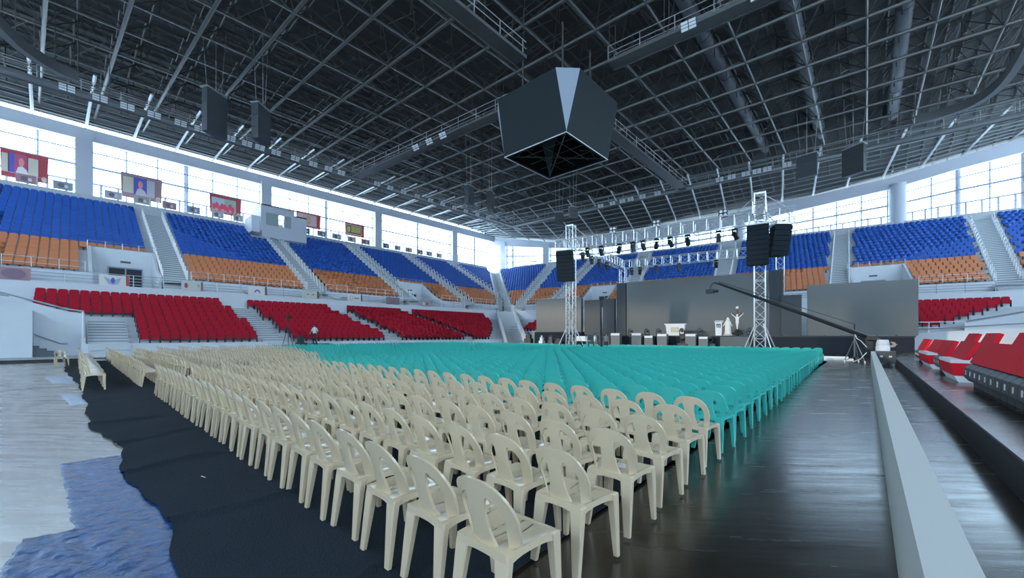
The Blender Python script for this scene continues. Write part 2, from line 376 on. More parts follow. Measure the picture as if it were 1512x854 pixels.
# concourse railings with posts and horizontal bars
def long_rail(P, a, c, u, z0, bars, h, step, name, lab, m=M_rail, r=.03):
    b = MB(); k = max(1, round((c - a) / step))
    for i in range(k + 1): t = a + (c - a) * i / k; b.tube(P(t, u, z0), P(t, u, z0 + h), r * 1.15, 5)
    for z in bars: b.tube(P(a, u, z0 + z), P(c, u, z0 + z), r, 5)
    return b.build(name, m, label=lab, cat='railing')
long_rail(PL, -14, cornerY(8.1) - 1.8, 8.1, ZC + .1, (.2, .45, .7, .97), .97, 1.9, 'concourse_railing', 'long grey steel railing along the left concourse above the red seats')
long_rail(PF, cornerT(8.1) + 1.8, 38, 8.1, ZC + .1, (.2, .45, .7, .97), .97, 1.9, 'concourse_railing', 'long grey steel railing along the far concourse behind the stage')
for k, (a, c) in enumerate([(-12, .6), (7.4, 17.7), (19.9, 30.2), (37, 41.5), (43.7, 49)]):
    long_rail(PL, a, c, 9.5, zup(0) + .1, (.45, .9), .92, 1.35, 'seat_guard_rail', 'white posts with thin bars before orange seats, %s section of left stand' % ordn(k + 1), M_hoop, .022)
for k, (a, c) in enumerate([(-35.6, -31.5), (-29.2, -25.7), (6.9, 7.0), (12.1, 17.2), (19.3, 29)]):
    if c - a > 1: long_rail(PF, a, c, 9.5, zup(0) + .1, (.45, .9), .92, 1.9, 'seat_guard_rail', 'white posts with thin bars before orange seats, %s section of far stand' % ordn(k + 1), M_hoop, .022)

# ---------------------------------------------------------------- window walls
UW = 28.5
def colm(P, a, c, z1, name, rd=False):
    b = MB()
    if rd:
        x, y, _ = P((a + c) / 2, UW - .3); r_ = (c - a) / 2
        b.tube((x, y, zup(18)), (x, y, z1), r_, 20)
        b.build(name, M_beam, kind='structure', smooth=True)
    else:
        b.hexa([P(a, UW - .9, 15.9), P(c, UW - .9, 15.9), P(c, UW + .5, 15.9), P(a, UW + .5, 15.9)], [P(a, UW - .9, z1), P(c, UW - .9, z1), P(c, UW + .5, z1), P(a, UW + .5, z1)])
        b.build(name, M_beam, kind='structure')
LC = [(-17.7, -16.4), (.1, 1.4), (18.3, 19.6), (36.2, 37.5), (54.0, 55.3)]
for k, (a, c) in enumerate(LC): colm(PL, a, c, 24.2, 'wall_column_left_%d' % (k + 1))
FC = [(-53.8, -52.4), (-42.3, -40.9), (-23.4, -22.0), (-5.7, -4.4), (13.0, 14.9), (32, 33.8)]
for k, (a, c) in enumerate(FC): colm(PF, a, c, interp(WTOP_T, a) + .6, 'wall_column_far_%d' % (k + 1), rd=(k > 1))
# left beam, far beam (stepped in height)
b = MB(); b.hexa([PL(-30, UW - .6, 23.7), PL(cornerY(UW), UW - .6, 23.7), PL(cornerY(UW), UW + .4, 23.7), PL(-30, UW + .4, 23.7)], [PL(-30, UW - .6, 25.07), PL(cornerY(UW), UW - .6, 25.07), PL(cornerY(UW), UW + .4, 25.07), PL(-30, UW + .4, 25.07)])
b.build('wall_beam_left', M_beam, kind='structure')
b = MB(); ts = [cornerT(UW)] + [t for t, z in EAVE_T if cornerT(UW) < t < 42] + [42]
for t0, t1 in zip(ts[:-1], ts[1:]):
    b.hexa([PF(t0, UW - .6, interp(WTOP_T, t0)), PF(t1, UW - .6, interp(WTOP_T, t1)), PF(t1, UW + .4, interp(WTOP_T, t1)), PF(t0, UW + .4, interp(WTOP_T, t0))],
           [PF(t0, UW - .6, interp(EAVE_T, t0)), PF(t1, UW - .6, interp(EAVE_T, t1)), PF(t1, UW + .4, interp(EAVE_T, t1)), PF(t0, UW + .4, interp(EAVE_T, t0))])
b.build('wall_beam_far', M_beam, kind='structure')
wn = 0
def window(P, a, c, ztop, nm_, thick):
    global wn; wn += 1
    z0 = 15.9
    root = empty('window_%d' % wn, P((a + c) / 2, UW, z0), kind='structure'); o = Vector(root.location)
    def Q(t, u, z): return Vector(P(t, u, z)) - o
    f = MB(); k = nm_
    for i in range(k + 1):
        t = a + (c - a) * i / k; r_ = .24 if i in thick else .09
        f.tube(Q(t, UW, z0), Q(t, UW, ztop(t)), r_, 4)
    n2 = max(2, k * 2)
    for fr, r_ in ((.0, .08), (.40, .10), (.59, .045), (.64, .13), (.70, .045), (.86, .08)):
        f.tube(Q(a, UW - .1, z0 + (ztop(a) - z0) * fr), Q(c, UW - .1, z0 + (ztop(c) - z0) * fr), r_, 4)
    for i in range(n2): t = a + (c - a) * (i + .5) / n2; f.tube(Q(t, UW - .1, z0), Q(t, UW - .1, z0 + (ztop(t) - z0) * .40), .10, 4)
    f.build('window_frame', M_frame, root)
    g = MB(); g.quad(Q(a, UW + .05, z0), Q(c, UW + .05, z0), Q(c, UW + .05, ztop(c)), Q(a, UW + .05, ztop(a)))
    g.build('pane', M_glass, root)
for a, c in [(-16.4, .1), (1.4, 18.3), (19.6, 36.2), (37.5, 54.0), (55.3, cornerY(UW) - .4)]:
    window(PL, a, c, lambda t: 23.7, 6 if c - a > 14 else 4, (3,) if c - a > 14 else (2,))
zt = lambda t: interp(WTOP_T, t)
for a, c, k, th in [(cornerT(UW) + .4, -53.8, 1, ()), (-52.4, -42.3, 4, (2,)), (-40.9, -23.4, 8, (4,)), (-22.0, -5.7, 8, (4,)), (-4.4, 13.0, 6, ()), (14.9, 32, 6, (3,)), (33.8, 40, 2, ())]:
    # split at eave break points so that the head stays under the beam
    brk = [a] + [t for t, z in EAVE_T if a + 1 < t < c - 1] + [c]
    for p, q in zip(brk[:-1], brk[1:]):
        kk = max(1, round(k * (q - p) / (c - a)))
        window(PF, p, q, zt, kk, ((kk // 2,) if th and len(brk) == 2 else ((0,) if th and p != a else ())))
# walkway rail behind the top row
band(PL, -16, 64, 27.4, 27.58, 15.9, 17.4, 'wall_left_walkway', M_conc)
band(PF, -50, 38, 27.4, 27.58, 15.9, 17.2, 'wall_far_walkway', M_conc)
long_rail(PL, -16, 64, 27.7, 17.35, (.55, 1.05), 1.05, 2.4, 'walkway_railing', 'dark railing on the walkway under the left windows above the blue seats', M_frame, .03)
long_rail(PF, -50, 38, 27.7, 17.15, (.55, 1.05), 1.05, 2.4, 'walkway_railing', 'dark railing on the walkway under the far windows above the blue seats', M_frame, .03)

# ---------------------------------------------------------------- shell behind and right of the camera
b = MB()
def wallwin(b, f, L, zs):    # f(s, z, d): solid below, columns between openings, solid above
    def bx(s0, s1, z0, z1): b.hexa([f(s0, z0, 0), f(s1, z0, 0), f(s1, z0, .5), f(s0, z0, .5)], [f(s0, z1, 0), f(s1, z1, 0), f(s1, z1, .5), f(s0, z1, .5)])
    bx(0, L, 0, zs[0]); bx(0, L, zs[1], 29.5)
    n = int(L / 18)
    for i in range(n + 1): bx(i * (L - 1.4) / n, i * (L - 1.4) / n + 1.4, zs[0], zs[1])
wallwin(b, lambda s, z, d: (-68 + s, -30 - d, z), 101, (16.5, 25.0)); b.build('wall_back', M_white, kind='structure')
b = MB(); wallwin(b, lambda s, z, d: (32 + d, -30 + s, z), 112, (15.5, 25.0)); b.build('wall_right', M_white, kind='structure')
b = MB(); b.hexa([PL(-30, 28.9, -.3), PL(cornerY(29), 28.9, -.3), PL(cornerY(29), 29.3, -.3), PL(-30, 29.3, -.3)], [PL(-30, 28.9, 15.95), PL(cornerY(29), 28.9, 15.95), PL(cornerY(29), 29.3, 15.95), PL(-30, 29.3, 15.95)]); b.build('wall_left_outer', M_beam, kind='structure')
b = MB(); b.hexa([PF(cornerT(29), 28.9, -.3), PF(45, 28.9, -.3), PF(45, 29.3, -.3), PF(cornerT(29), 29.3, -.3)], [PF(cornerT(29), 28.9, 15.95), PF(45, 28.9, 15.95), PF(45, 29.3, 15.95), PF(cornerT(29), 29.3, 15.95)]); b.build('wall_far_outer', M_beam, kind='structure')
b = MB(); b.box(-72, 36, -34, 92, -.6, -.31); b.build('floor_light_block', M_conc, kind='structure')  # unseen slab added to block sky light leaking in from below
b = MB(); b.box(-67, 32, -30, -14, -.3, .0);  b.box(-34, 32, -30, -14, .0, 1.4); b.box(12, 32, -14, 50, .3, 4); b.build('floor_back', M_conc, kind='structure')
# ---------------------------------------------------------------- roof
def zdeck(x, y):
    c = -x; e = N[0] * x + N[1] * y; t = E[0] * x + E[1] * y
    dl = (28.8 - 25.85) * min(1, max(0, (c - 54) / 13)); zf = min(28.8, interp(EAVE_T, t) + .3); df = (28.8 - zf) * min(1, max(0, (e - 59) / 17))
    return 28.8 - max(dl, df)
b = MB(); xs = np.arange(-67.0, 36, 4.0); ys = np.arange(-32, 92, 4.0); vs = []; fs = []
for x in xs:
    for y in ys: vs.append((x, y, zdeck(x, y)))
ny = len(ys)
for i in range(len(xs) - 1):
    for j in range(ny - 1):
        xm = (xs[i] + xs[i + 1]) / 2; ym = (ys[j] + ys[j + 1]) / 2
        if N[0] * xm + N[1] * ym > 80: continue
        fs.append((i * ny + j, i * ny + j + 1, (i + 1) * ny + j + 1, (i + 1) * ny + j))
b.faces(vs, fs); b.build('ceiling', M_deck, kind='structure')
b = MB()   # purlins under the deck
for x in np.arange(-66, 34, 1.32):
    yy = -30
    while yy < 86:
        y2 = yy + 6
        if N[0] * x + N[1] * y2 < 77: b.tube((x, yy, zdeck(x, yy) - .14), (x, y2, zdeck(x, y2) - .14), .10, 4, cap=False)
        yy = y2
b.build('ceiling_purlins', mat('purlin_steel', (.075, .08, .08), .5, .3), kind='structure')
# space frame
GZ = 25.5; TA = R(3.0); TX = (math.cos(TA), math.sin(TA))
gx = [3.95 * k for k in range(-16, 9)]; ge = [.8 + 3.9 * k for k in range(-8, 17)]
def G(x, e): return (x, e * 1.0 + (x + 2) * math.tan(TA))
b = MB()
def inside(x, y): return N[0] * x + N[1] * y < 66 and x > -64 and y > -30
for x in gx:
    pts = [G(x, e) for e in ge]; pts = [p for p in pts if inside(*p)]
    b.tube((*pts[0], GZ), (*pts[-1], GZ), .085, 6)
for e in ge:
    pts = [G(x, e) for x in gx]; pts = [p for p in pts if inside(*p)]
    if len(pts) > 1: b.tube((*pts[0], GZ), (*pts[-1], GZ), .135, 6)
b.build('ceiling_chords', M_tr, kind='structure')
b = MB(); h = 1.975
for x in gx:
    for e in ge:
        p = G(x, e)
        if not inside(*p): continue
        for sx in (-1, 1):
            for sy in (-1, 1):
                q = (p[0] + h * sx, p[1] + h * sy); zq = min(GZ + 2.6, zdeck(*q) - .35)
                if zq > GZ + .5: b.tube((*p, GZ), (*q, zq), .045, 4, cap=False)
        q = (p[0] + h, p[1] + h); z1 = zdeck(*q) - .35
        if z1 > GZ + 1:
            z1 = min(GZ + 2.6, z1)
            b.tube((q[0], q[1], z1 - 1.3), (q[0] + h, q[1] + h, z1 + .1), .035, 4, cap=False); b.tube((q[0], q[1], GZ + .3), (q[0], q[1], z1), .04, 4, cap=False); b.tube((q[0] - h, q[1] + h, GZ + 1.3), (q[0] + h, q[1] + h, GZ + 1.5), .035, 4, cap=False)
            b.tube((q[0], q[1], z1), (q[0] + 2 * h, q[1], min(z1, zdeck(q[0] + 2 * h, q[1]) - .35)), .07, 4, cap=False)
            b.tube((q[0], q[1], z1), (q[0], q[1] + 2 * h, min(z1, zdeck(q[0], q[1] + 2 * h) - .35)), .07, 4, cap=False)
b.build('ceiling_web', mat('web_steel', (.095, .10, .10), .4, .5), kind='structure')
b = MB()   # ribs of the outer zone, along the slope
for y in np.arange(-26, 64, 3.9): b.tube((-53, y, 25.6), (-66.3, y - .4, 25.28), .13, 4)
for t in np.arange(-50, 42, 3.9):
    p = PF(t, 15.5); q = PF(t, UW - .2); b.tube((p[0], p[1], 25.3), (q[0], q[1], interp(EAVE_T, t) + .16), .13, 4)
for k in range(9):
    u = 17 + 1.3 * k
    for t0, t1 in zip(ts[:-1], ts[1:]):
        f_ = (u - 15.5) / 12.8
        z0 = 25.5 + (interp(EAVE_T, t0) + .3 - 25.5) * f_; z1 = 25.5 + (interp(EAVE_T, t1) + .3 - 25.5) * f_
        b.tube(PF(t0, u, z0), PF(t1, u, z1), .09, 4)
    b.tube((-38 - u, -28, 25.45 - .01 * k), (-38 - u, cornerY(u), 25.55 - .01 * k), .07, 4)
b.build('ceiling_ribs', mat('rib_steel', (.40, .42, .43), .4, .4), kind='structure')

# ================================================================ FIXED SEATS OF THE STANDS
def seat_plastic():
    b = MB()
    o = [(-.25, 0), (.25, 0), (.26, .30), (.22, .44), (.12, .48), (-.12, .48), (-.22, .44), (-.26, .30)]
    b.prism(o, 0, .05, lambda u, v, h: (u, -.02 - h - .10 * v, .40 + v))
    b.hexa([(-.22, .0, .36), (.22, .0, .36), (.22, .09, .36), (-.22, .09, .36)], [(-.23, -.06, .74), (.23, -.06, .74), (.23, -.01, .76), (-.23, -.01, .76)])
    b.k = 1; b.box(-.06, .06, -.10, .04, 0, .40)
    return b
def seat_red():
    b = MB()
    o = [(-.235, 0), (.235, 0), (.255, .30), (.245, .50), (.17, .57), (-.17, .57), (-.245, .50), (-.255, .30)]
    b.prism(o, 0, .11, lambda u, v, h: (u, -.02 - h - .12 * v, .40 + v))
    o = [(-.24, 0), (.24, 0), (.24, .34), (.15, .40), (-.15, .40), (-.24, .34)]
    b.prism(o, 0, .10, lambda u, v, h: (u, .14 - h - .06 * v, .30 + v))
    b.k = 1
    for s in (-1, 1): b.box(s * .256 - .018, s * .256 + .018, -.06, .20, .0, .62)
    return b
SP, SR = seat_plastic(), seat_red()
def xbounds(i, a, c): return a, c
seats = {'blue': [], 'orange': [], 'red': []}
def add_row(P, rz, a, c, u, z, key, sect, row, side):
    off = math.ceil((a + .27) / .56) * .56; n = int((c - .27 - off) / .56) + 1
    if n < 1 or off > c - .27: return
    for j in range(n):
        t = off + j * .56; x, y, _ = P(t, u)
        seats[key].append((x, y, z, rz, sect, row, (j + 1) if side == 0 else n - j))
def inviewx(t0, t1): return t1 - t0 > .8
# left upper sections
LSec = [(-12, 5.2, 'beside the nearest left stair'), (7.4, 17.7, 'below the control booth, before its stair'), (19.9, 30.2, 'between second and third left stairs'), (32.4, 41.5, 'between third and fourth left stairs'), (43.7, 52.0, 'between fourth and fifth left stairs'), (54.2, 99, 'left stand beside the corner')]
for si, (a, c, nm_) in enumerate(LSec):
    for i in range(19):
        u = uup(i); c2 = min(c, cornerY(u) - 1.6)
        for p, q in segs(a, c2, LV if i < 5 else ([(16.2, 23.2)] if i > 14 else [])):
            if i < 5 and a > 30 and p < 33: continue
            add_row(PL, RZL, p, q, u, zup(i), 'orange' if i < 6 else 'blue', nm_, i + 1, 1 if si == 0 else 0)
def fb(k, u):
    a, c, p, q = FS[k]; f = (u - uup(0)) / (uup(18) - uup(0)); return a + (p - a) * f, c + (q - c) * f
FSec = ['far stand beside the corner', 'behind the left hanging speaker', 'between far entrance and wide stair', 'above the main stage screen', 'behind the right hanging speakers', 'behind the right stage screen', 'at the far stand right end']
for si in range(7):
    for i in range(19):
        u = uup(i); a = cornerT(u) + 1.6 if si == 0 else fb(si - 1, u)[1] + .1; c = fb(si, u)[0] - .1
        for p, q in segs(a, c, FV if i < 5 else []):
            if q - p > .8: add_row(PF, RZF, p, q, u, zup(i), 'orange' if i < 6 else 'blue', FSec[si], i + 1, 0)
# red sections (bounds run straight from the bottom row to the top row)
RSec = [(2.7, 2.7, 10.9, 9.6, 'nearest red block beside the stair'), (12.8, 11.4, 22.5, 19.4, 'second red block of the left stand'), (24.2, 21.3, 33.4, 28.9, 'third red block of the left stand'), (34.6, 30.4, 42, 44, 'fourth red block toward the corner')]
for a0, a1, c0, c1, nm_ in RSec:
    for i in range(9):
        f = i / 8; a = a0 + (a1 - a0) * f; c = c0 + (c1 - c0) * f
        if a0 == 2.7 and i > 4: a = -2.2 if i > 5 else -.6
        c = min(c, cornerY(ured(i)) - (4.5 - i * .2))
        add_row(PL, RZL, a, c, ured(i), zred(i), 'red', nm_, i + 1, 0)
for i in range(3, 9):
    add_row(PF, RZF, -33 + i * .3, -29.5 + i * .3, ured(i), zred(i), 'red', 'red block left of the left screen', i + 1, 0)
for i in range(3, 9):
    add_row(PF, RZF, 10.5, 12.2 + (i - 3) * 1.15, ured(i), zred(i), 'red', 'red block right of the right screen', i + 1, 0)
def visible(x, y, z, m=40):
    d, px, py = campos(x, y, z + .5); return d > .5 and -m < px < 1512 + m and py > -40
info = {'blue': ('blue tip-up stadium seat', 'blue_stadium_seat', [M_blue, M_dark], SP), 'orange': ('orange tip-up stadium seat', 'orange_stadium_seat', [M_orange, M_black], SP), 'red': ('red upholstered arena seat', 'red_arena_seat', [M_red, M_black], SR)}
for key, L in seats.items():
    nm_, on, ms, mb = info[key]
    L = [s for s in L if visible(*s[:3], 120)]
    L.sort(key=lambda s: (not visible(*s[:3], 0), campos(*s[:3])[0]))
    top, rest = L[:300], L[300:]
    me = mb.mesh(on, ms)
    for (x, y, z, rz, sect, row, j) in top:
        o = bpy.data.objects.new(on, me); col.objects.link(o); o.location = (x, y, z); o.rotation_euler = (0, 0, rz)
        tag(o, '%s, %s, %s row up, %s along' % (('%s' % nm_.replace('tip-up stadium ', '').replace('upholstered arena ', '')), sect, ordn(row), ordn(j)), 'stadium seat', '%s seats of the stands' % key)
    if rest: many(on + '_field', [s[:4] for s in rest], mb, ms, kind='stuff', label='all the further %s seats filling the stands' % key, cat='stadium seats')

# ================================================================ PLASTIC CHAIRS
def back_pt(x, z, th):
    q = min(1, max(0, (z - .43) / .37)); cur = .125 * (1 - q) ** 1.2 + .035 * q
    return (x, .045 - .078 * q + cur * (x / .2) ** 2 + th, z)
def arc_pts(hw0, hw1, z1, zt, e, n1, n2):
    out = [(hw0 + (hw1 - hw0) * i / n1, .425 + (z1 - .425) * i / n1) for i in range(n1)]
    for i in range(n2 + 1):
        a = math.pi / 2 * i / n2; out.append((hw1 * math.cos(a) ** (2 / e), z1 + (zt - z1) * math.sin(a) ** (2 / e)))
    return out
def chair_back(b, lo=False, solid=False):
    n1, n2 = (2, 4) if lo else (4, 9)
    O = arc_pts(.180, .203, .58, .800, 2.5, n1, n2); I = arc_pts(.137, .154, .60, .728, 2.2, n1, n2)
    if solid: O = arc_pts(.180, .203, .60, .795, 3.4, n1, n2); O = O[:]
    if solid: I = arc_pts(.145, .152, .58, .685, 2.6, n1, n2)
    O = O + [(-x, z) for x, z in O[-2::-1]]; I = I + [(-x, z) for x, z in I[-2::-1]]
    T = .009
    for k in range(len(O) - 1):
        a, c, d, e = O[k], O[k + 1], I[k + 1], I[k]
        f = [back_pt(*p, T) for p in (a, c, d, e)]; g = [back_pt(*p, -T if not lo else T) for p in (a, c, d, e)]
        b.quad(*f[::-1])
        if not lo:
            b.quad(*g); b.quad(f[0], f[1], g[1], g[0]); b.quad(f[2], f[3], g[3], g[2])
    W = [(.726, .092), (.705, .068), (.68, .058), (.62, .053), (.55, .058), (.48, .072), (.42, .092)]
    if solid: W = [(.683, .105), (.66, .080), (.62, .070), (.55, .070), (.5, .076), (.46, .088), (.42, .095)]
    if lo: W = [W[0], W[2], W[6]]
    for (z0, w0), (z1, w1) in zip(W[:-1], W[1:]):
        for xa, xb, ya, yb in ((-w0, w0, -w1, w1),) if lo else ((-w0, 0, -w1, 0), (0, w0, 0, w1)):
            f = [back_pt(xa, z0, T), back_pt(xb, z0, T), back_pt(yb, z1, T), back_pt(ya, z1, T)]
            g = [back_pt(xa, z0, -T), back_pt(xb, z0, -T), back_pt(yb, z1, -T), back_pt(ya, z1, -T)]
            b.quad(*f)
            if not lo:
                b.quad(*g[::-1])
                if xa != 0: b.quad(f[0], f[3], g[3], g[0])
                if xb != 0: b.quad(f[2], f[1], g[1], g[2])
def chair_seat(b, lo=False):
    def hw(y): return .178 + (.215 - .178) * (y - .02) / .42
    def z(x, y):
        k = abs(x) / hw(y); v = (y - .02) / .42
        return .448 - .020 * (1 - k ** 3) * math.sin(math.pi * min(1, v * 1.05)) - (.018 * max(0, (v - .85) / .15) ** 2)
    if lo:
        P = [(-hw(.02), .02, .445), (hw(.02), .02, .445), (hw(.44), .44, .44), (-hw(.44), .44, .44)]
        b.poly(P)
        for i in range(4): a, c = P[i], P[(i + 1) % 4]; b.quad(a, c, (*c[:2], c[2] - .05), (*a[:2], a[2] - .05))
        return
    sl = [.33, .5, .67]; us = [0, .05, .12, .22]
    for s_ in sl: us += [s_ - .017, s_ + .017]
    us = sorted(us + [.415, .585, .78, .88, .95, 1]); vs = [0, .06, .12, .20, .48, .53, .58, .85, .91, .96, 1]
    pt = lambda i, j: ((2 * us[i] - 1) * hw(.02 + .42 * vs[j]), .02 + .42 * vs[j], z((2 * us[i] - 1) * hw(.02 + .42 * vs[j]), .02 + .42 * vs[j]))
    for i in range(len(us) - 1):
        slot = any(abs((us[i] + us[i + 1]) / 2 - s_) < .003 for s_ in sl)
        for j in range(len(vs) - 1):
            if slot and j in (3, 6): continue
            b.quad(pt(i, j), pt(i + 1, j), pt(i + 1, j + 1), pt(i, j + 1))
            p = [pt(i, j), pt(i, j + 1), pt(i + 1, j + 1), pt(i + 1, j)]; b.quad(*[(q[0], q[1], q[2] - .008) for q in p])
    # apron with arched lower edge
    def side(n, f):
        for k in range(n):
            t0, t1 = k / n, (k + 1) / n
            (x0, y0), (x1, y1) = f(t0), f(t1); d0 = .038 + .045 * abs(2 * t0 - 1) ** 3; d1 = .038 + .045 * abs(2 * t1 - 1) ** 3
            b.quad((x0, y0, z(x0, y0)), (x1, y1, z(x1, y1)), (x1, y1, .445 - d1), (x0, y0, .445 - d0))
            cx, cy = 0, .23; s_ = .965
            q0 = (x0 * s_, cy + (y0 - cy) * s_); q1 = (x1 * s_, cy + (y1 - cy) * s_)
            b.quad((*q1, .43), (*q0, .43), (*q0, .445 - d0), (*q1, .445 - d1)); b.quad((x0, y0, .445 - d0), (x1, y1, .445 - d1), (*q1, .445 - d1), (*q0, .445 - d0))
    side(10, lambda t: (hw(.02 + .42 * t), .02 + .42 * t)); side(10, lambda t: (-hw(.02 + .42 * t), .02 + .42 * t))
    side(10, lambda t: ((2 * t - 1) * hw(.44), .44)); side(10, lambda t: ((2 * t - 1) * hw(.02), .02))
def chair_leg(b, s, front, lo=False):
    if front: tx, ty, wx, wy, fx, fy = .190, .405, .034, .032, .214, .418, 
    else: tx, ty, wx, wy, fx, fy = .146, .046, .048, .026, .172, -.008
    def ring(z, k):
        x = s * (tx + (fx - tx) * k); y = ty + (fy - ty) * k; a = wx * (1 - .46 * k) ; c = wy * (1 - .40 * k)
        ch = .3 * min(a, c)
        return [(x - a + ch, y - c, z), (x + a - ch, y - c, z), (x + a, y - c + ch, z), (x + a, y + c - ch, z), (x + a - ch, y + c, z), (x - a + ch, y + c, z), (x - a, y + c - ch, z), (x - a, y - c + ch, z)] if not lo else [(x - a, y - c, z), (x + a, y - c, z), (x + a, y + c, z), (x - a, y + c, z)]
    b.loft([ring(.43, -.12), ring(.39, .05), ring(.30, .28), ring(0, 1)] if not lo else [ring(.42, 0), ring(0, 1)])
def chair_parts(solid=False):
    b1 = MB(); chair_seat(b1); b2 = MB(); chair_back(b2, False, solid); legs = []
    for s, f in ((-1, 1), (1, 1), (-1, 0), (1, 0)):
        l = MB(); chair_leg(l, s, f); legs.append(l)
    return b1, b2, legs
def whole(lo, solid=False):
    b = MB(); chair_seat(b, lo); chair_back(b, lo, solid)
    for s, f in ((-1, 1), (1, 1), (-1, 0), (1, 0)): chair_leg(b, s, f, lo)
    return b
WH, WL, WHS, WLS = whole(False), whole(True), whole(False, True), whole(True, True)
def proto(name, m, solid=False):
    CS, CB, CL = chair_parts(solid)
    root = empty(name)
    CS.build('seat', m, root, smooth=True); CB.build('backrest', m, root, smooth=True)
    for l in CL: l.build('leg', m, root, smooth=True)
    return root
PB = proto('beige_plastic_chair', M_beige); PT = proto('teal_plastic_chair', M_teal, True)
used = {id(PB): False, id(PT): False}
WB = WH.mesh('beige_plastic_chair', M_beige, smooth=True); WT = WHS.mesh('teal_plastic_chair', M_teal, smooth=True)
def put(pr, x, y, rz, label, group, cat='chair'):
    o = pr if not used[id(pr)] else copy_tree(pr); used[id(pr)] = True
    o.location = (x, y, .024); o.rotation_euler = (0, 0, rz)
    tag(o, label, cat, group); return o
def put1(me, x, y, rz, label, group):
    o = bpy.data.objects.new(me.name, me); col.objects.link(o); o.location = (x, y, .024); o.rotation_euler = (0, 0, rz); tag(o, label, 'chair', group)
chairs = []
for r_ in range(1, 41):
    y = 1.40 + .70 * (r_ - 1)
    for c in range(1, 26):
        x = -1.487 - .022 * (y - 1.4) - .505 * (c - 1)
        if r_ in (34, 35) : continue
        chairs.append((x, y, 'beige' if r_ <= 6 else 'teal', 0, r_, c))
yl = .17; r_ = 0
while yl < 29:
    r_ += 1
    pitch = 1.15 if yl < 10 else .9
    x0 = -15.9 if r_ < 3 else (-16.3 if r_ > 3 else -17.2)
    for c in range(1, 41):
        x = x0 - .505 * (c - 1) - .1
        if x < -35.3 or (yl < 10 and c in (23, 24) and False): continue
        if math.hypot(x + 18.93, yl + .2 - 28.62) < 1.75: continue
        lim = 6.6 + 3.6 * min(1, (-16 - x) / 14)
        chairs.append((x, yl, 'beige' if yl < lim else 'teal', 1, r_, c))
    yl += pitch
for key, pr, wm, mm in (('beige', PB, WB, M_beige), ('teal', PT, WT, M_teal)):
    L = [c for c in chairs if c[2] == key]
    L.sort(key=lambda c: campos(c[0], c[1])[0])
    for k, (x, y, _, blk, rw, c) in enumerate(L[:300]):
        jx, jy, jr = random.uniform(-.012, .012), random.uniform(-.018, .018), R(random.uniform(-1.8, 1.8))
        if blk == 0: lab = '%s plastic chair, %s from the right end, %s row from the back' % (key, ordn(c), ordn(rw))
        else: lab = '%s plastic chair beyond the aisle, %s from aisle, %s row from back' % (key, ordn(c), ordn(rw))
        d, px, py = campos(x, y, .4)
        g = '%s plastic chairs in rows' % key
        if d < (15 if key == 'beige' else 12): put(pr, x + jx, y + jy, jr, lab, g)
        else: put1(wm, x + jx, y + jy, jr, lab, g)
    rest = [(x + random.uniform(-.012, .012), y + random.uniform(-.02, .02), .024, R(random.uniform(-2, 2))) for (x, y, *_r) in L[300:]]
    many(key + '_chair_field', rest, WL if key == 'beige' else WLS, [mm], kind='stuff', label='all the further %s plastic chairs in rows' % key, cat='chairs')
put1(WB, -29.6, -.35, R(-80), 'lone beige plastic chair facing the rows beside the left steps', None) if False else None
o = copy_tree(PB); o.location = (-30.2, -.5, .012); o.rotation_euler = (0, 0, R(-75)); tag(o, 'lone beige plastic chair standing apart near the left steps', 'chair')
if 'group' in o: del o['group']
# paper lying on one seat
b = MB(); vs = [(-1.64, 3.02), (-1.52, 3.0), (-1.47, 3.09), (-1.50, 3.17), (-1.60, 3.15)]
b.prism([(x + 1.56, y - 3.08) for x, y in vs], 0, .008, lambda u, v, h: (u, v, h + .012 * math.sin(u * 60)))
b.build('crumpled_paper', mat('paper', (.62, .58, .52), .8), loc=(-1.57, 3.02, .462), label='crumpled paper left on a beige chair seat, third row from the back', cat='paper')

# ================================================================ CARPET, TARPS
edge = [(-1.66, .55), (-2.4, .42), (-3.24, .46), (-4.2, .52), (-4.91, .44), (-6.2, .38), (-7.49, .40), (-8.9, .30), (-9.6, .14), (-10.5, .16), (-12.59, .18), (-17.69, .1), (-26.13, -.3), (-33.8, -.3)]
M_tarp.node_tree.nodes['Noise Texture'].inputs['Detail'].default_value = 8
b = MB(); nx = len(edge)
def ex(i): return edge[i]
cols_ = []
pts = []
for k in range(len(edge) - 1):
    n = max(1, int((edge[k][0] - edge[k + 1][0]) / (.055 if edge[k][0] > -10 else .35)))
    for j in range(n):
        f = j / n; pts.append((edge[k][0] + (edge[k + 1][0] - edge[k][0]) * f, edge[k][1] + (edge[k + 1][1] - edge[k][1]) * f + .03 * math.sin(2.3 * (edge[k][0] + (edge[k + 1][0] - edge[k][0]) * f)) + .012 * math.sin(9 * (edge[k][0] + (edge[k + 1][0] - edge[k][0]) * f))))
pts.append(edge[-1])
pts = [(-1.2 - .02 if False else -1.66, .5)] + pts[1:]
rows_ = [0, .03, .1, .2, .3, .45, .6, .75, .85, 1.0, 1.1, 1.5, 2.2, 4, 8, 16, 29.3]
grid = []
for i, (x, y0) in enumerate(pts):
    c_ = []
    for j, v in enumerate(rows_):
        z = .020
        s_ = abs(((x + 20.3 + .12 * math.sin(v * 3 + x) + .15 * v) % 1.9) - .95); z += .040 * math.exp(-(s_ / .05) ** 2) * (1 if v < .9 else .25) if j < 9 else 0
        z += .006 * math.sin(x * 5 + v * 4) * (1 if 0 < j < 10 else 0)
        xx = x - (.022 * v if i == 0 else 0)
        c_.append((xx, max(y0 + v, y0) if v < 2 else .3 + v, max(z, .012)))
    grid.append(c_)
vs = [p for c_ in grid for p in c_]; n = len(rows_)
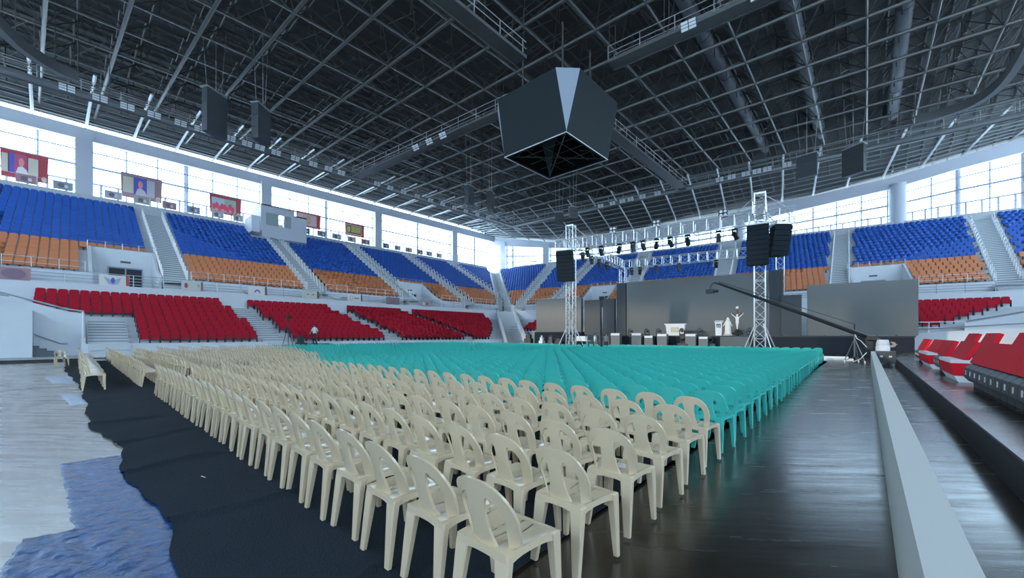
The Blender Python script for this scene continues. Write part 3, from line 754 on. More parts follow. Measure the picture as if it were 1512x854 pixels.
b.faces(vs, [(i * n + j, i * n + j + 1, (i + 1) * n + j + 1, (i + 1) * n + j) for i in range(len(grid) - 1) for j in range(n - 1)])
b.build('carpet', M_carpet, smooth=True, label='dark navy carpet laid under the rows of chairs, with wrinkled seams', cat='carpet')
def sheet(name, poly, z, lab, seed, m, amp=.015, n=40):
    (ax, ay), (bx_, by), (cx, cy), (dx, dy) = poly; rnd = random.Random(seed); b = MB(); vs = []
    ph = [rnd.uniform(0, 6) for _ in range(6)]
    for i in range(n + 1):
        for j in range(n + 1):
            u, v = i / n, j / n
            x = (ax * (1 - u) + bx_ * u) * (1 - v) + (dx * (1 - u) + cx * u) * v; y = (ay * (1 - u) + by * u) * (1 - v) + (dy * (1 - u) + cy * u) * v
            if i in (0, n) or j in (0, n): x += rnd.uniform(-.012, .012); y += rnd.uniform(-.012, .012)
            h = abs(math.sin(x * 9 + ph[0] + 2 * math.sin(y * 7 + ph[1])) * math.sin(y * 13 + ph[2] + math.sin(x * 4 + ph[3]))) ** .7
            fo = min(1, max(0, (.72 - u) / .12)); vs.append((x, y, z + fo * (amp * h + .5 * amp * abs(math.sin(x * 23 + y * 17 + ph[4])) if 0 < i < n and 0 < j < n else 0)))
    b.faces(vs, [(i * (n + 1) + j, (i + 1) * (n + 1) + j, (i + 1) * (n + 1) + j + 1, i * (n + 1) + j + 1) for i in range(n) for j in range(n)])
    return b.build(name, m, smooth=True, label=lab, cat='tarp')
sheet('blue_tarp', [(-7.2, -.12), (-7.15, .55), (-4.3, .70), (-4.62, .0)], .001, 'crinkled blue tarp strip on the grey floor, the farther of two beside the carpet', 3, M_tarp, .012)
sheet('blue_tarp', [(-4.75, -.26), (-4.5, .60), (-2.3, .70), (-2.6, -.5)], .003, 'crinkled blue tarp on the grey floor, the nearer of two beside the carpet', 5, M_tarp, .018)
mpl = mat('pale_plastic', (.35, .45, .60), .3, bump=.6, bscale=14)
sheet('plastic_sheet', [(-15.5, -.25), (-15.3, .3), (-12.9, .3), (-13.0, -.06)], .004, 'pale blue plastic sheet scrap at the carpet edge before the first beige row', 8, mpl, .02, 12)
sheet('plastic_sheet', [(-22.5, -.75), (-22.2, .0), (-18.8, .1), (-19.4, -.45)], .004, 'pale blue plastic sheet scrap near the lone beige chair', 9, mpl, .02, 12)
b = MB(); b.tube((0, 0, .006), (.09, .02, .006), .005); b.build('cigarette_end', M_whitep, loc=(-5.35, .92, .016), label='small white stub lying on the navy carpet', cat='litter')

# ================================================================ CATWALKS, CUBE, CEILING EQUIPMENT
M_cat = mat('catwalk_steel', (.13, .14, .145), .5, .3)
M_catr = mat('catwalk_rail', (.46, .48, .50), .35, .5)
M_lens = mat('floodlight_lens', (.72, .76, .80), .25)
CX, CY = -19.3, 27.0; CZ = 22.05
TC = R(4.5); tx = (math.cos(TC), math.sin(TC))
def catwalk(p, q, lab, wdt=1.1):
    p = Vector((*p, CZ)); q = Vector((*q, CZ)); d = (q - p); L = d.length; a = math.atan2(d.y, d.x)
    root = empty('catwalk', p, a, label=lab, cat='catwalk')
    b = MB(); b.box(0, L, -wdt / 2, wdt / 2, .0, .10)
    for s in (-1, 1): b.box(0, L, s * wdt / 2 - .05, s * wdt / 2 + .05, -.04, .18)
    b.build('walkway_deck', M_cat, root)
    for s in (-1, 1):
        r = MB(); y = s * wdt / 2
        for z in (.7, 1.2): r.tube((0, y, z), (L, y, z), .028, 5)
        for i in range(int(L / 2.4) + 1): r.tube((i * 2.4, y, .1), (i * 2.4, y, 1.2), .035, 5)
        r.build('guard_rail', M_catr, root)
    for i in range(int(L / 4) + 1):
        for s in (-1, 1): h = MB(); h.tube((i * 4 + .1, s * wdt / 2, .2), (i * 4 + .1, s * wdt / 2, GZ - CZ), .022, 4); h.build('hanger_rod', M_tr, root)
catwalk((-50, -14), (-50, 58.0), 'long dark catwalk with floodlights running along the left stand')
catwalk((CX, -14), (CX, CY - 4.6), 'catwalk from overhead to the near side of the scoreboard cube')
catwalk((CX, CY + 4.6), (CX, 57.5), 'catwalk from the far side of the scoreboard cube to the stage end')
catwalk((CX - 30.2 * tx[0], CY - 30.2 * tx[1]), (CX - 4.8, CY - .4), 'cross catwalk between the left catwalk and the scoreboard cube')
catwalk((CX + 4.8, CY + .4), (CX + 40 * tx[0], CY + 40 * tx[1]), 'cross catwalk on the right of the scoreboard cube')
catwalk((-49.4, 55.6), (14, 59.4), 'catwalk across the far end above the stage')
def floodlight(x, y, rz, lab, n=2, z=CZ - .05, tilt=.5):
    root = empty('floodlight', (x, y, z), rz, label=lab, cat='floodlight', group='floodlights on the catwalks')
    b = MB(); c, s = math.cos(tilt), math.sin(tilt)
    f = lambda u, v, h: (u, .62 + v * s + h * c, .1 + v * c - h * s)
    b.prism([(-.5, -.30), (.5, -.30), (.5, .30), (-.5, .30)], -.12, 0, f); b.tube((0, .45, .2), (0, .62, .15), .04)
    b.build('lamp_housing', M_dark, root)
    g = MB()
    for i in (-1, 1):
        for j in range(3):
            u0 = .03 if i > 0 else -.46; v0 = -.27 + j * .19
            g.prism([(u0, v0), (u0 + .43, v0), (u0 + .43, v0 + .15), (u0, v0 + .15)], 0, .015, f)
    g.build('lamp_lens', M_lens, root)
ys_ = [-.4, 1.5, 3.2, 5.0, 6.9, 8.4, 10.9, 12.4, 13.6, 15.2, 17.2, 19.2, 21, 22.6, 27.5, 29.5, 31.6, 33.9, 36.3, 38.6, 41, 43.4, 46, 48.5]
for k, y in enumerate(ys_): floodlight(-50, y, -R(90), 'grid-faced floodlight on the left catwalk, %s from its near end' % ordn(k + 1))
for k, s in enumerate((-17.5, -15.3, -13.2)): floodlight(CX + s * tx[0], CY + s * tx[1] , R(180) + TC, 'grid-faced floodlight on cross catwalk left of the cube, %s toward it' % ordn(k + 1))
for k, s in enumerate((10.5, 14.5, 17.6)): floodlight(CX + s * tx[0], CY + s * tx[1], R(180) + TC, 'grid-faced floodlight on cross catwalk right of the cube, %s from it' % ordn(k + 1))
for k, x in enumerate((-31.5, -29.5, -27.9, -26.6, -24.8, -22.6, -14.5, -13.1, -11.5, -10.3, -9.2, -7.2)): floodlight(x, 57.3 + (x + 20) * .06, R(180) + TC, 'grid-faced floodlight on the far end catwalk, %s from the left' % ordn(k + 1))

# scoreboard cube: broad chamfered top, square bottom
cube = empty('scoreboard_cube', (CX, CY, 16.35), label='big black four-sided scoreboard cube hanging from the roof centre', cat='scoreboard')
A, B_, H_ = 4.1, 3.08, 4.25
M_scr = mat('dark_screen', (.016, .025, .029), .6, spec=.2)
for k in range(4):
    a = R(90 * k - 90); c, s = math.cos(a), math.sin(a)
    rt = lambda x, y, z: (x * c - y * s, x * s + y * c, z)
    f = MB(); o_ = [(B_, -B_, 0), (B_, B_, 0), (A, 2.85, H_), (A, -2.85, H_)]; i_ = [(B_ - .25, -B_ + .25, 0), (B_ - .25, B_ - .25, 0), (A - .25, 2.75, H_), (A - .25, -2.75, H_)]
    f.faces([rt(*p) for p in o_ + i_], [(0, 1, 2, 3), (7, 6, 5, 4), (0, 4, 5, 1), (1, 5, 6, 2), (2, 6, 7, 3), (3, 7, 4, 0)])
    f.build('screen_face', M_scr, cube)
    g = MB(); g.faces([rt(*p) for p in [(B_, B_, 0), (2.85, A, H_), (A, 2.85, H_), (B_ - .3, B_ - .3, .2), (2.6, 3.6, H_), (3.6, 2.6, H_)]], [(0, 2, 1), (3, 4, 5), (0, 1, 4, 3), (0, 3, 5, 2), (1, 2, 5, 4)])
    g.build('corner_panel', mat('panel_grey', (.30, .35, .44), .5), cube)
    e = MB(); e.tube(rt(B_, -B_, -.02), rt(B_, B_, -.02), .045, 4); e.build('edge_trim', M_hoop, cube)
b = MB(); q = 2.75
b.poly([(-2.85, -A + .01, H_), (2.85, -A + .01, H_), (A, -2.85, H_), (A, 2.85, H_), (2.85, A, H_), (-2.85, A, H_), (-A, 2.85, H_), (-A, -2.85, H_)])
b.build('top_plate', M_black, cube)
b = MB()
for p, r_ in (((-q, -q, .05), (q, q, .05)), ((-q, q, .05), (q, -q, .05))): b.tube(p, r_, .05, 5)
for s in (-1.4, 0, 1.4): b.tube((s, -q, .3), (s, q, .3), .035, 4); b.tube((-q, s, .3), (q, s, .3), .035, 4)
for i in range(4):
    a = R(90 * i + 45); x, y = q * .98 * math.sqrt(2) * math.cos(a), q * .98 * math.sqrt(2) * math.sin(a)
    b.path([(x * .85, y * .85, .1), (x * .80, y * .70, .6), (x * .5, y * .5, .7)], .04, 5)
b.build('inner_frame', M_tr, cube)
b = MB()
for sx in (-2, 2):
    for sy in (-2, 2): b.tube((sx, sy, H_), (sx, sy, GZ - 16.35), .07, 6)
b.build('hanger_posts', M_tr, cube)
# square ring of walkway over the cube, small projector boxes
b = MB(); b.box(-.35, .35, -.25, .25, -.25, .25, rz=.4); b.tube((.2, .1, .2), (.5, .2, .5), .03)
b.build('catwalk_speaker', M_black, loc=(-16.0, 22.7, 22.3), label='small black loudspeaker hanging from the catwalk just right of the cube', cat='speaker') if False else None

def hung_array(x, y, zb, hgt, wd, rz, n, lab, name='hanging_speaker', top=None, tilt=0., grp='arena speakers hung from the roof'):
    root = empty(name, (x, y, zb), rz, label=lab, cat='speaker', group=grp)
    ch = hgt / n
    for i in range(n):
        b = MB(); z = i * ch; back = -tilt * (n - i) * .10
        lo = [(-wd / 2, back + .35 - tilt * .06, z), (wd / 2, back + .35 - tilt * .06, z), (wd / 2 * .86, back - .35, z + .03), (-wd / 2 * .86, back - .35, z + .03)]
        hi = [(-wd / 2, back + .35, z + ch - .02), (wd / 2, back + .35, z + ch - .02), (wd / 2 * .86, back - .35, z + ch - .04), (-wd / 2 * .86, back - .35, z + ch - .04)]
        b.hexa(lo[::-1], hi[::-1]); b.build('speaker_cabinet', mat('array_black', (.012, .02, .028), .75, spec=.15) if name == 'line_array' else M_dark, root)
    f = MB(); f.box(-wd / 2, wd / 2, -.4, .4, hgt + .02, hgt + .12); t = (zdeck(x, y) if top is None else top) - zb
    for sx in (-1, 1): f.tube((sx * wd * .35, 0, hgt + .1), (sx * wd * (.35 if top else .6), 0, t), .02, 4)
    f.tube((0, .2, hgt + .1), (0, .2, t), .025, 4)
    f.build('rigging', M_catr, root)
for x, y, zb, h_, wd, rz, lab in [(-42.5, 8.2, 19.05, 3.7, 1.9, -60, 'tall dark speaker hung near the left catwalk, the nearer of the pair'), (-40.8, 11.3, 19.05, 3.1, 1.7, -50, 'dark speaker block hung near the left catwalk, second of the pair'),
    (-39.6, 35.4, 19.05, 2.4, 1.3, -80, 'dark speaker hung below the scoreboard level on the far left, first of pair'), (-39.1, 38.9, 19.05, 2.4, 1.5, -60, 'dark speaker hung on the far left, second of pair toward the stage'),
    (-32.6, 49.8, 19.05, 1.5, 1.2, -120, 'small dark speaker hung above the left stage truss tower'), (-36.5, 51.8, 19.05, 2.0, 1.3, -140, 'small dark speaker hung just left of the one above the truss'),
    (-4.9, 54.4, 19.05, 2.4, 1.9, 170, 'dark speaker hung above the right stage tower, left of the pair'), (-1.0, 57.0, 19.05, 3.0, 2.1, 150, 'dark speaker hung at the far right, right one of the pair')]:
    hung_array(x, y, zb, h_, wd, R(rz), 3 if h_ > 2.2 else 2, lab)
def ribbon(P_, lab):
    b = MB(); z0, z1 = 22.1, 22.9; vs = []; pts = []
    for i in range(len(P_) - 1):     # smooth curve through the points
        p0, p1, p2, p3 = P_[max(0, i - 1)], P_[i], P_[i + 1], P_[min(len(P_) - 1, i + 2)]
        for j in range(5):
            t = j / 5; pts.append(tuple(.5 * (2 * p1[k] + (p2[k] - p0[k]) * t + (2 * p0[k] - 5 * p1[k] + 4 * p2[k] - p3[k]) * t * t + (3 * p1[k] - p0[k] - 3 * p2[k] + p3[k]) * t ** 3) for k in (0, 1)))
    pts.append(P_[-1]); n = len(pts) - 1
    for i in range(n + 1):
        d = Vector(pts[min(n, i + 1)]) - Vector(pts[max(0, i - 1)]); d.normalize(); nx_, ny_ = -d.y * .25, d.x * .25; x, y = pts[i]
        vs.append([(x - nx_, y - ny_, z0), (x + nx_, y + ny_, z0), (x + nx_, y + ny_, z1), (x - nx_, y - ny_, z1)])
    b.loft(vs); root = b.build('curved_light_bridge', M_cat, smooth=True, label=lab, cat='light bridge')
    for i in range(0, n + 1, 5):
        h = MB(); h.tube((*pts[i], z1), (*pts[i], 28.7), .025, 4); h.build('hanger_rod', M_tr, root)
ribbon([(3.5, 55.0), (5.6, 54.8), (7.3, 53.8), (8.3, 51.3), (8.6, 47.1), (8.4, 41.4), (8, 34)], 'dark curved light bridge hanging under the roof at the upper right')
ribbon([(-47.6, .2), (-47.2, -1.0), (-46.2, -2), (-45, -2.8), (-43.2, -3.5), (-40, -4.6), (-36, -5.4)], 'dark curved light bridge hanging under the roof at the upper left')
b = MB()
for x in (-4.4, 2.2, -10.4): 
    for k in range(6): b.tube((x, 22 + k * 7, 27.2), (x, 28.9 + k * 7, 27.2), .55, 12)
b.build('ceiling_ducts', mat('duct_grey', (.12, .13, .15), .5, .3), kind='structure', smooth=True)

# ================================================================ STAGE END
def SF(t, e): return (t * E[0] + e * N[0], t * E[1] + e * N[1])
stage = empty('stage', (*SF(0, 38.3), 0), AE, label='long black stage platform in front of the main LED screen', cat='stage')
b = MB(); b.box(-14, 8, 0, 4.45, 1.38, 1.5); b.build('stage_deck', mat('stage_black', (.03, .035, .04), .35), stage)
b = MB(); b.box(-13.95, 7.95, .03, 4.4, 0, 1.38); b.build('stage_skirt', mat('skirt_black', (.012, .018, .03), .9, bump=.5, bscale=3), stage)
b = MB(); b.box(-4.06, -1.9, -.08, .02, .02, 1.40)
for i in range(4): b.box(-4.06 + .7 * i, -4.0 + .7 * i, -.10, -.08, .02, 1.4)
b.build('front_panel', mat('panel_dark_grey', (.10, .115, .12), .5), stage)
def screen(t0, t1, e, z0, z1, lab, legs=True, m=None, side=0, foot=None):
    root = empty('led_screen', (*SF((t0 + t1) / 2, e), z0), AE, label=lab, cat='screen'); w_ = t1 - t0; h = z1 - z0
    b = MB(); b.box(-w_ / 2, w_ / 2, 0, .12, 0, h); b.build('screen_panel', m or M_led, root)
    f = MB(); f.box(-w_ / 2, w_ / 2, .12, .22, 0, h)
    for i in range(int(w_ / 1.0) + 1):
        x = -w_ / 2 + .05 + i * (w_ - .1) / max(1, int(w_ / 1.0)); f.box(x - .03, x + .03, .2, .6, (-z0 + (1.5 if legs is False else 0)) if foot is None else foot, h)
    f.build('support_frame', M_dark, root)
    return root
M_led = mat('led_panel_grey', (.115, .125, .125), .30, spec=.6, vary=.06, bscale=1.2)
M_led2 = mat('led_panel_black', (.030, .042, .055), .45)
screen(-13.4, -.61, 42, 1.52, 7.2, 'huge dark grey main LED screen at the back of the stage', False)
screen(-14.45, -13.45, 41.9, 1.52, 7.15, 'narrow black LED column at the left end of the main screen', False, M_led2)
screen(-.58, .45, 41.9, 1.52, 7.3, 'narrow black LED column at the right end of the main screen', False, M_led2)
screen(2.16, 8.91, 42, 1.52, 5.8, 'grey rectangular LED screen on the right of the stage', False)
screen(-24.6, -18.66, 42, 1.95, 5.9, 'grey LED screen on the left beside the truss tower', True, foot=0)
screen(-18.25, -16.38, 42, 1.6, 5.5, 'black narrow LED panel right beside the left grey screen', True, M_led2)
screen(-15.91, -14.6, 41.6, 1.6, 5.5, 'black narrow LED panel touching the left of the main screen', True, M_led2)
screen(.30, 1.75, 41.5, 1.52, 5.0, 'black narrow LED panel between main screen and right screen', False, M_led2)
b = MB(); b.box(-3.1, 3.1, -.3, 1.2, 0, 1.93); b.build('screen_riser', MATS['skirt_black'], loc=(*SF(-21.6, 42.0), 0), label='black skirted riser under the left grey LED screen', cat='riser').rotation_euler = (0, 0, AE)

def truss(name, p, q, w_, lab, vert=False, bays=None, base=False, grp=None):
    p, q = Vector(p), Vector(q); d = q - p; L = d.length; root = empty(name, p, 0, label=lab, cat='truss', group=grp)
    ax = d.normalized(); up = Vector((0, 0, 1)) if abs(ax.z) < .9 else Vector((-E[1], E[0], 0)); sx = ax.cross(up).normalized(); up = sx.cross(ax).normalized()
    h = w_ / 2; C4 = [(h, h), (-h, h), (-h, -h), (h, -h)]
    b = MB()
    for a, c in C4: b.tube(sx * a + up * c, sx * a + up * c + ax * L, .038, 6)
    b.build('chord_tubes', M_alu, root)
    n = bays or max(2, round(L / w_)); l = MB()
    for i in range(n):
        s0, s1 = L * i / n, L * (i + 1) / n
        for k in range(4):
            a, c = C4[k], C4[(k + 1) % 4]
            P = sx * a[0] + up * a[1] + ax * s0; Q = sx * c[0] + up * c[1] + ax * s1
            if i % 2: P, Q = sx * a[0] + up * a[1] + ax * s1, sx * c[0] + up * c[1] + ax * s0
            l.tube(P, Q, .022, 4)
            if not vert or i % 2 == 0: l.tube(sx * a[0] + up * a[1] + ax * s0, sx * c[0] + up * c[1] + ax * s0, .024, 4)
    l.build('lacing', M_alu, root)
    if base:
        bs = MB(); bs.box(-.5, .5, -.5, .5, 0, .08)
        bs.build('base_plate', M_alu, root)
        for k in range(4):
            a = R(45 + 90 * k); g = MB(); g.tube((h * math.cos(a), h * math.sin(a), 2.3), (1.35 * math.cos(a), 1.35 * math.sin(a), .05), .035, 6); g.tube((h * math.cos(a), h * math.sin(a), .12), (1.35 * math.cos(a), 1.35 * math.sin(a), .05), .03, 6)
            g.build('outrigger', M_alu, root)
    return root
FLt, FRt, FE, RE = -14.72, -.94, 31, 43.85
ZT = 9.55
truss('truss_tower', (*SF(FLt, FE), 0), (*SF(FLt, FE), 11.0), .62, 'silver truss tower on the left in front of the stage', True, 17, True)
truss('truss_tower', (*SF(FRt, FE), 0), (*SF(FRt, FE), 11.0), .62, 'silver truss tower on the right in front of the stage', True, 17, True)
truss('truss_tower', (*SF(-14.4, RE), 0), (*SF(-14.4, RE), 9.0), .62, 'silver truss tower behind the left end of the main screen', True, 14, True)
truss('truss_tower', (*SF(.25, RE), 0), (*SF(.25, RE), 9.0), .62, 'silver truss tower behind the right end of the main screen', True, 14, True)
truss('box_truss', (*SF(-16.0, FE - .0), ZT - .25), (*SF(1.0, FE), ZT - .25), .85, 'long silver front box truss over the stage front')
truss('box_truss', (*SF(-14.4, RE), 9.45), (*SF(.25, RE), 9.45), .85, 'silver rear box truss above the main LED screen')
truss('box_truss', (*SF(-14.6, FE + .6), 9.4), (*SF(-14.4, RE - .6), 9.4), .8, 'silver side box truss on the left of the stage')
truss('box_truss', (*SF(-.9, FE + .6), 9.4), (*SF(.25, RE - .6), 9.4), .8, 'silver side box truss on the right of the stage')
truss('box_truss', (*SF(-.9, FE - 2.4), ZT - .1), (*SF(-.9, FE - .5), ZT - .1), .7, 'short silver truss arm holding the right speaker array')
for t, z in ((FLt, 10.9), (FRt, 10.9)):
    b = MB()
    for s in (-1, 1): b.tube((s * 1.6, 0, -1.2), (s * .2, 0, 0), .03, 5)
    b.box(-.3, .3, -.3, .3, -.02, .1)
    b.build('tower_head_brace', M_alu, loc=(*SF(t, FE), z), label='silver brace and winch head topping the %s front truss tower' % ('left' if t < -5 else 'right'), cat='truss').rotation_euler = (0, 0, AE)
hung_array(*SF(-14.75, 29.9), 6.1, 2.45, 1.45, math.pi + AE + .15, 8, 'tall black line array speaker hung at the left front truss tower', 'line_array', 9.0, .6, None)
hung_array(*SF(-1.02, 29.9), 6.03, 2.55, 1.22, math.pi + AE, 8, 'tall black line array speaker hung at the right front truss tower', 'line_array', 9.0, 0, None)
hung_array(*SF(.25, 31.0), 6.75, 1.9, 1.15, math.pi + AE + .6, 6, 'second black line array, angled outward, on the right truss tower', 'line_array', 9.0, .8, None)
def stage_light(x, y, z, rz, tilt, lab):
    root = empty('stage_light', (x, y, z), rz, label=lab, cat='stage light', group='stage lights on the trusses')
    b = MB(); b.box(-.16, .16, -.12, .12, -.12, 0); 
    for s in (-1, 1): b.box(s * .17 - .02, s * .17 + .02, -.06, .06, -.5, -.08)
    b.build('yoke', M_black, root)
    h = MB(); d = Vector((0, math.sin(tilt), -math.cos(tilt))); c = Vector((0, 0, -.42)); h.tube(c - d * .22, c + d * .12, .12, 10, .15); h.tube(c + d * .12, c + d * .36, .15, 10, .18); h.build('lamp_head', M_black, root)
for k, t in enumerate((-13.2, -12.0, -10.5, -9.4, -8.6, -7.6, -6.6, -5.4, -3.4, -2.4)): stage_light(*SF(t, FE), ZT - .68, AE + random.uniform(-.6, .6), random.uniform(.3, .9), 'black stage light under the front truss, %s from the left' % ordn(k + 1))
for k, t in enumerate((-13.4, -12.5, -10.8, -8.5, -5.0, -2.3)): stage_light(*SF(t, RE), 9.02, AE, random.uniform(-.6, .2), 'black stage light under the rear truss, %s from the left' % ordn(k + 1))
for k, e in enumerate((33, 35, 37, 39)): stage_light(*SF(-14.5, e), 9.0, AE, .3, 'black stage light under the left side truss, %s from the front' % ordn(k + 1))
for k, (t, e) in enumerate(((-11.0, 31), (-7.6, 31), (-3.1, 31))):
    root = empty('blinder_light', (*SF(t, e), 9.75), AE, label='small four-lamp blinder on top of front truss, %s from the left' % ordn(k + 1), cat='stage light', group='blinders on the front truss')
    b = MB(); b.box(-.28, .28, -.08, .08, 0, .55); b.build('lamp_housing', M_black, root)
    g = MB()
    for u in (-.13, .13):
        for v in (.14, .40): g.tube((u, -.08, v), (u, -.11, v), .10, 10)
    g.build('lamp_lens', M_lens, root)

# objects on and before the stage
def at(name, mb, m, t, e, z, lab, cat, rz=0., grp=None, smooth=False):
    o = mb.build(name, m, smooth=smooth, label=lab, cat=cat, group=grp); o.location = (*SF(t, e), z); o.rotation_euler = (0, 0, AE + rz); return o
alt = empty('altar', (*SF(-7.95, 39.6), 1.5), AE, label='white altar table with a gold panel on the stage centre', cat='altar')
b = MB(); b.box(-.95, .95, -.35, .35, 1.02, 1.12); b.hexa([(-.72, -.28, 0), (.72, -.28, 0), (.72, .28, 0), (-.72, .28, 0)], [(-.85, -.32, 1.02), (.85, -.32, 1.02), (.85, .32, 1.02), (-.85, .32, 1.02)]); b.build('altar_body', M_whitep, alt)
b = MB(); b.box(-.36, .36, -.33, -.31, .32, .78); b.build('gold_panel', mat('gold_panel', (.55, .46, .26), .4), alt)
b = MB(); b.box(-.29, .29, -.335, -.33, .38, .72); b.build('panel_inset', mat('panel_cream', (.62, .56, .42), .5), alt)
lec = empty('lectern', (*SF(-4.27, 39.2), 1.5), AE, label='white lectern with a square blue emblem, left of the white statue', cat='lectern')
b = MB(); b.hexa([(-.24, -.2, 0), (.24, -.2, 0), (.24, .2, 0), (-.24, .2, 0)], [(-.27, -.22, 1.15), (.27, -.22, 1.15), (.27, .22, 1.15), (-.27, .22, 1.15)]); b.hexa([(-.34, -.28, 1.15), (.34, -.28, 1.15), (.34, .28, 1.15), (-.34, .28, 1.15)], [(-.34, -.28, 1.19), (.34, -.28, 1.19), (.34, .28, 1.36), (-.34, .28, 1.36)]); b.build('lectern_body', M_whitep, lec)
b = MB(); b.box(-.17, .17, -.235, -.222, .72, 1.04); e_ = b.build('emblem', mat('emblem_blue', (.05, .06, .28), .5), lec)
b = MB()
for i in range(7):
    a = math.pi * i / 6; b.tube((.10 * math.cos(a), -.24, .84 + .10 * math.sin(a)), (.10 * math.cos(a + .5), -.24, .84 + .10 * math.sin(a + .5)), .016, 4)
b.box(-.13, .13, -.243, -.236, .79, .82); b.build('emblem_mark', M_whitep, e_)
# white robed statue
M_stat = mat('statue_white', (.78, .77, .74), .45)
sta = empty('robed_statue', (*SF(-3.55, 39.0), 1.5), AE, label='white statue of a robed veiled woman with open hands on the stage', cat='statue')
def ell(cx, cy, z, rx_, ry_, n=14, lobes=0, amp=0): return [(cx + rx_ * (1 + amp * math.cos(lobes * 2 * math.pi * i / n)) * math.cos(2 * math.pi * i / n), cy + ry_ * (1 + amp * math.cos(lobes * 2 * math.pi * i / n)) * math.sin(2 * math.pi * i / n), z) for i in range(n)]
b = MB(); b.loft([ell(0, 0, .12, .27, .24, 20, 7, .07), ell(0, 0, .5, .22, .19, 20, 7, .06), ell(0, 0, .85, .19, .15, 20, 7, .03), ell(0, 0, 1.1, .20, .14, 20), ell(0, 0, 1.27, .15, .11, 20), ell(0, 0, 1.33, .05, .05, 20), ell(0, 0, 1.38, .05, .05, 20)])
b.ball((0, -.01, 1.46), .085, 12, 8, 1.25)
for s in (-1, 1):
    b.tube((s * .16, 0, 1.22), (s * .24, -.04, .98), .055, 8, .045); b.tube((s * .24, -.04, .98), (s * .33, -.22, .86), .045, 8, .03)
    b.ball((s * .35, -.25, .85), .035, 6, 4)
b.build('figure', M_stat, sta, smooth=True)
b = MB(); b.loft([[(.34 * s * math.sin(a), .06 + .22 * math.cos(a) * 1, z) for a in [math.pi * (i / 6 - .5) for i in range(7)]][::1] for s, z in ((.72, .5), (.66, .85), (.56, 1.2), (.33, 1.45), (.12, 1.6))], cap=False); b.build('veil', M_stat, sta, smooth=True)
b = MB(); b.loft([ell(0, 0, 0, .36, .32), ell(0, 0, .1, .34, .30), ell(0, 0, .14, .28, .25)]); b.build('plinth', mat('plinth_rose', (.60, .48, .44), .5), sta)
cru = empty('crucifix', (*SF(-2.85, 39.2), 1.5), AE, label='tall crucifix with raised-arm figure and dark flowers at its foot', cat='crucifix')
b = MB(); b.box(-.06, .06, .06, .12, 0, 2.35); b.tube((-.45, .09, 1.98), (0, .09, 1.75), .035, 6); b.tube((.45, .09, 1.98), (0, .09, 1.75), .035, 6); b.build('cross', mat('dark_wood', (.10, .045, .035), .6), cru)
b = MB(); b.loft([ell(0, 0, .55, .04, .04), ell(0, -.01, .75, .06, .06), ell(0, 0, 1.02, .10, .09), ell(0, 0, 1.15, .13, .10), ell(0, 0, 1.3, .11, .08), ell(0, 0, 1.52, .15, .09), ell(0, 0, 1.62, .13, .08), ell(0, 0, 1.68, .04, .04)])
b.ball((0, -.03, 1.78), .085, 10, 6, 1.2)
for s in (-1, 1): b.tube((s * .11, 0, 1.58), (s * .25, .02, 1.68), .042, 7, .036); b.tube((s * .25, .02, 1.68), (s * .43, .05, 1.90), .036, 7, .024); b.ball((s * .45, .05, 1.93), .03, 6, 4)
b.build('figure', M_stat, cru, smooth=True)
b = MB(); b.ball((0, .02, 2.42), .12, 12, 8); b.build('finial', M_whitep, cru, smooth=True)
b = MB(); rnd = random.Random(4)
for i in range(40):
    a = rnd.uniform(0, 6.28); r_ = rnd.uniform(0, .42); z = rnd.uniform(.05, .55 - r_ * .6); b.ball((r_ * math.cos(a), r_ * math.sin(a), z), rnd.uniform(.05, .09), 6, 4)
b.build('flower_arrangement', mat('dark_foliage', (.02, .035, .03), .8), cru)
b = MB(); b.ball((0, 0, .1), .1, 10, 6); at('white_globe_lamp', b, M_whitep, -1.5, 39.3, 1.5, 'small white globe sitting on the stage right of the crucifix', 'globe', smooth=True)
def wedge(t, e, z, lab, sc=1.0, rz=0.):
    root = empty('subwoofer', (*SF(t, e), z), AE + rz, label=lab, cat='speaker', group='speaker stacks along the stage front')
    b = MB(); b.box(-.42 * sc, .42 * sc, -.35, .35, 0, 1.62 * sc); b.build('speaker_box', mat('speaker_grey', (.16, .17, .18), .5), root)
    g = MB(); g.box(-.40 * sc, .40 * sc, -.37, -.35, 1.44 * sc, 1.61 * sc); g.box(-.42 * sc, .42 * sc, -.35, .35, 1.62 * sc, 1.65 * sc); g.build('white_top_strip', M_whitep, root)
for k, (t, sc) in enumerate(((-13.0, 1.05), (-10.97, 1.05), (-9.85, .9), (-8.66, 1.0), (-6.27, 1.0), (-5.26, .85))): wedge(t, 37.6, 0, 'grey speaker stack with white top before the stage, %s from the left' % ordn(k + 1), sc)
def mover(t, e, z, lab):
    root = empty('moving_head_light', (*SF(t, e), z), AE, label=lab, cat='stage light', group='moving head lights along the stage front')
    b = MB(); b.box(-.2, .2, -.2, .2, 0, .16); b.build('lamp_base', M_black, root)
    y = MB()
    for s in (-1, 1): y.box(s * .2 - .03, s * .2 + .03, -.06, .06, .14, .52)
    y.build('yoke', M_black, root)
    h = MB(); h.tube((0, .10, .42), (0, -.22, .54), .13, 10, .17); h.build('lamp_head', M_dark, root)
for k, (t, e, z) in enumerate(((-12.0, 38.8, 1.5), (-10.4, 38.8, 1.5), (-9.3, 38.8, 1.5), (-7.2, 38.6, 1.5), (-5.7, 38.7, 1.5), (-4.8, 37.9, .9), (-6.9, 37.4, .9), (-1.9, 38.8, 1.5))):
    mover(t, e, z if z > 1 else .82, 'black moving head light at the stage edge, %s from the left' % ordn(k + 1))
    if z < 1: b = MB(); b.box(-.4, .4, -.3, .3, 0, .8); at('road_case', b, M_dark, t, e, 0, 'dark case under a moving head light, %s at the stage front' % ('left of the lectern' if t > -6 else 'below the altar'), 'case')
b = MB()
for i in range(9): b.box(-.75, .75, -.4, .4, 0, .01)
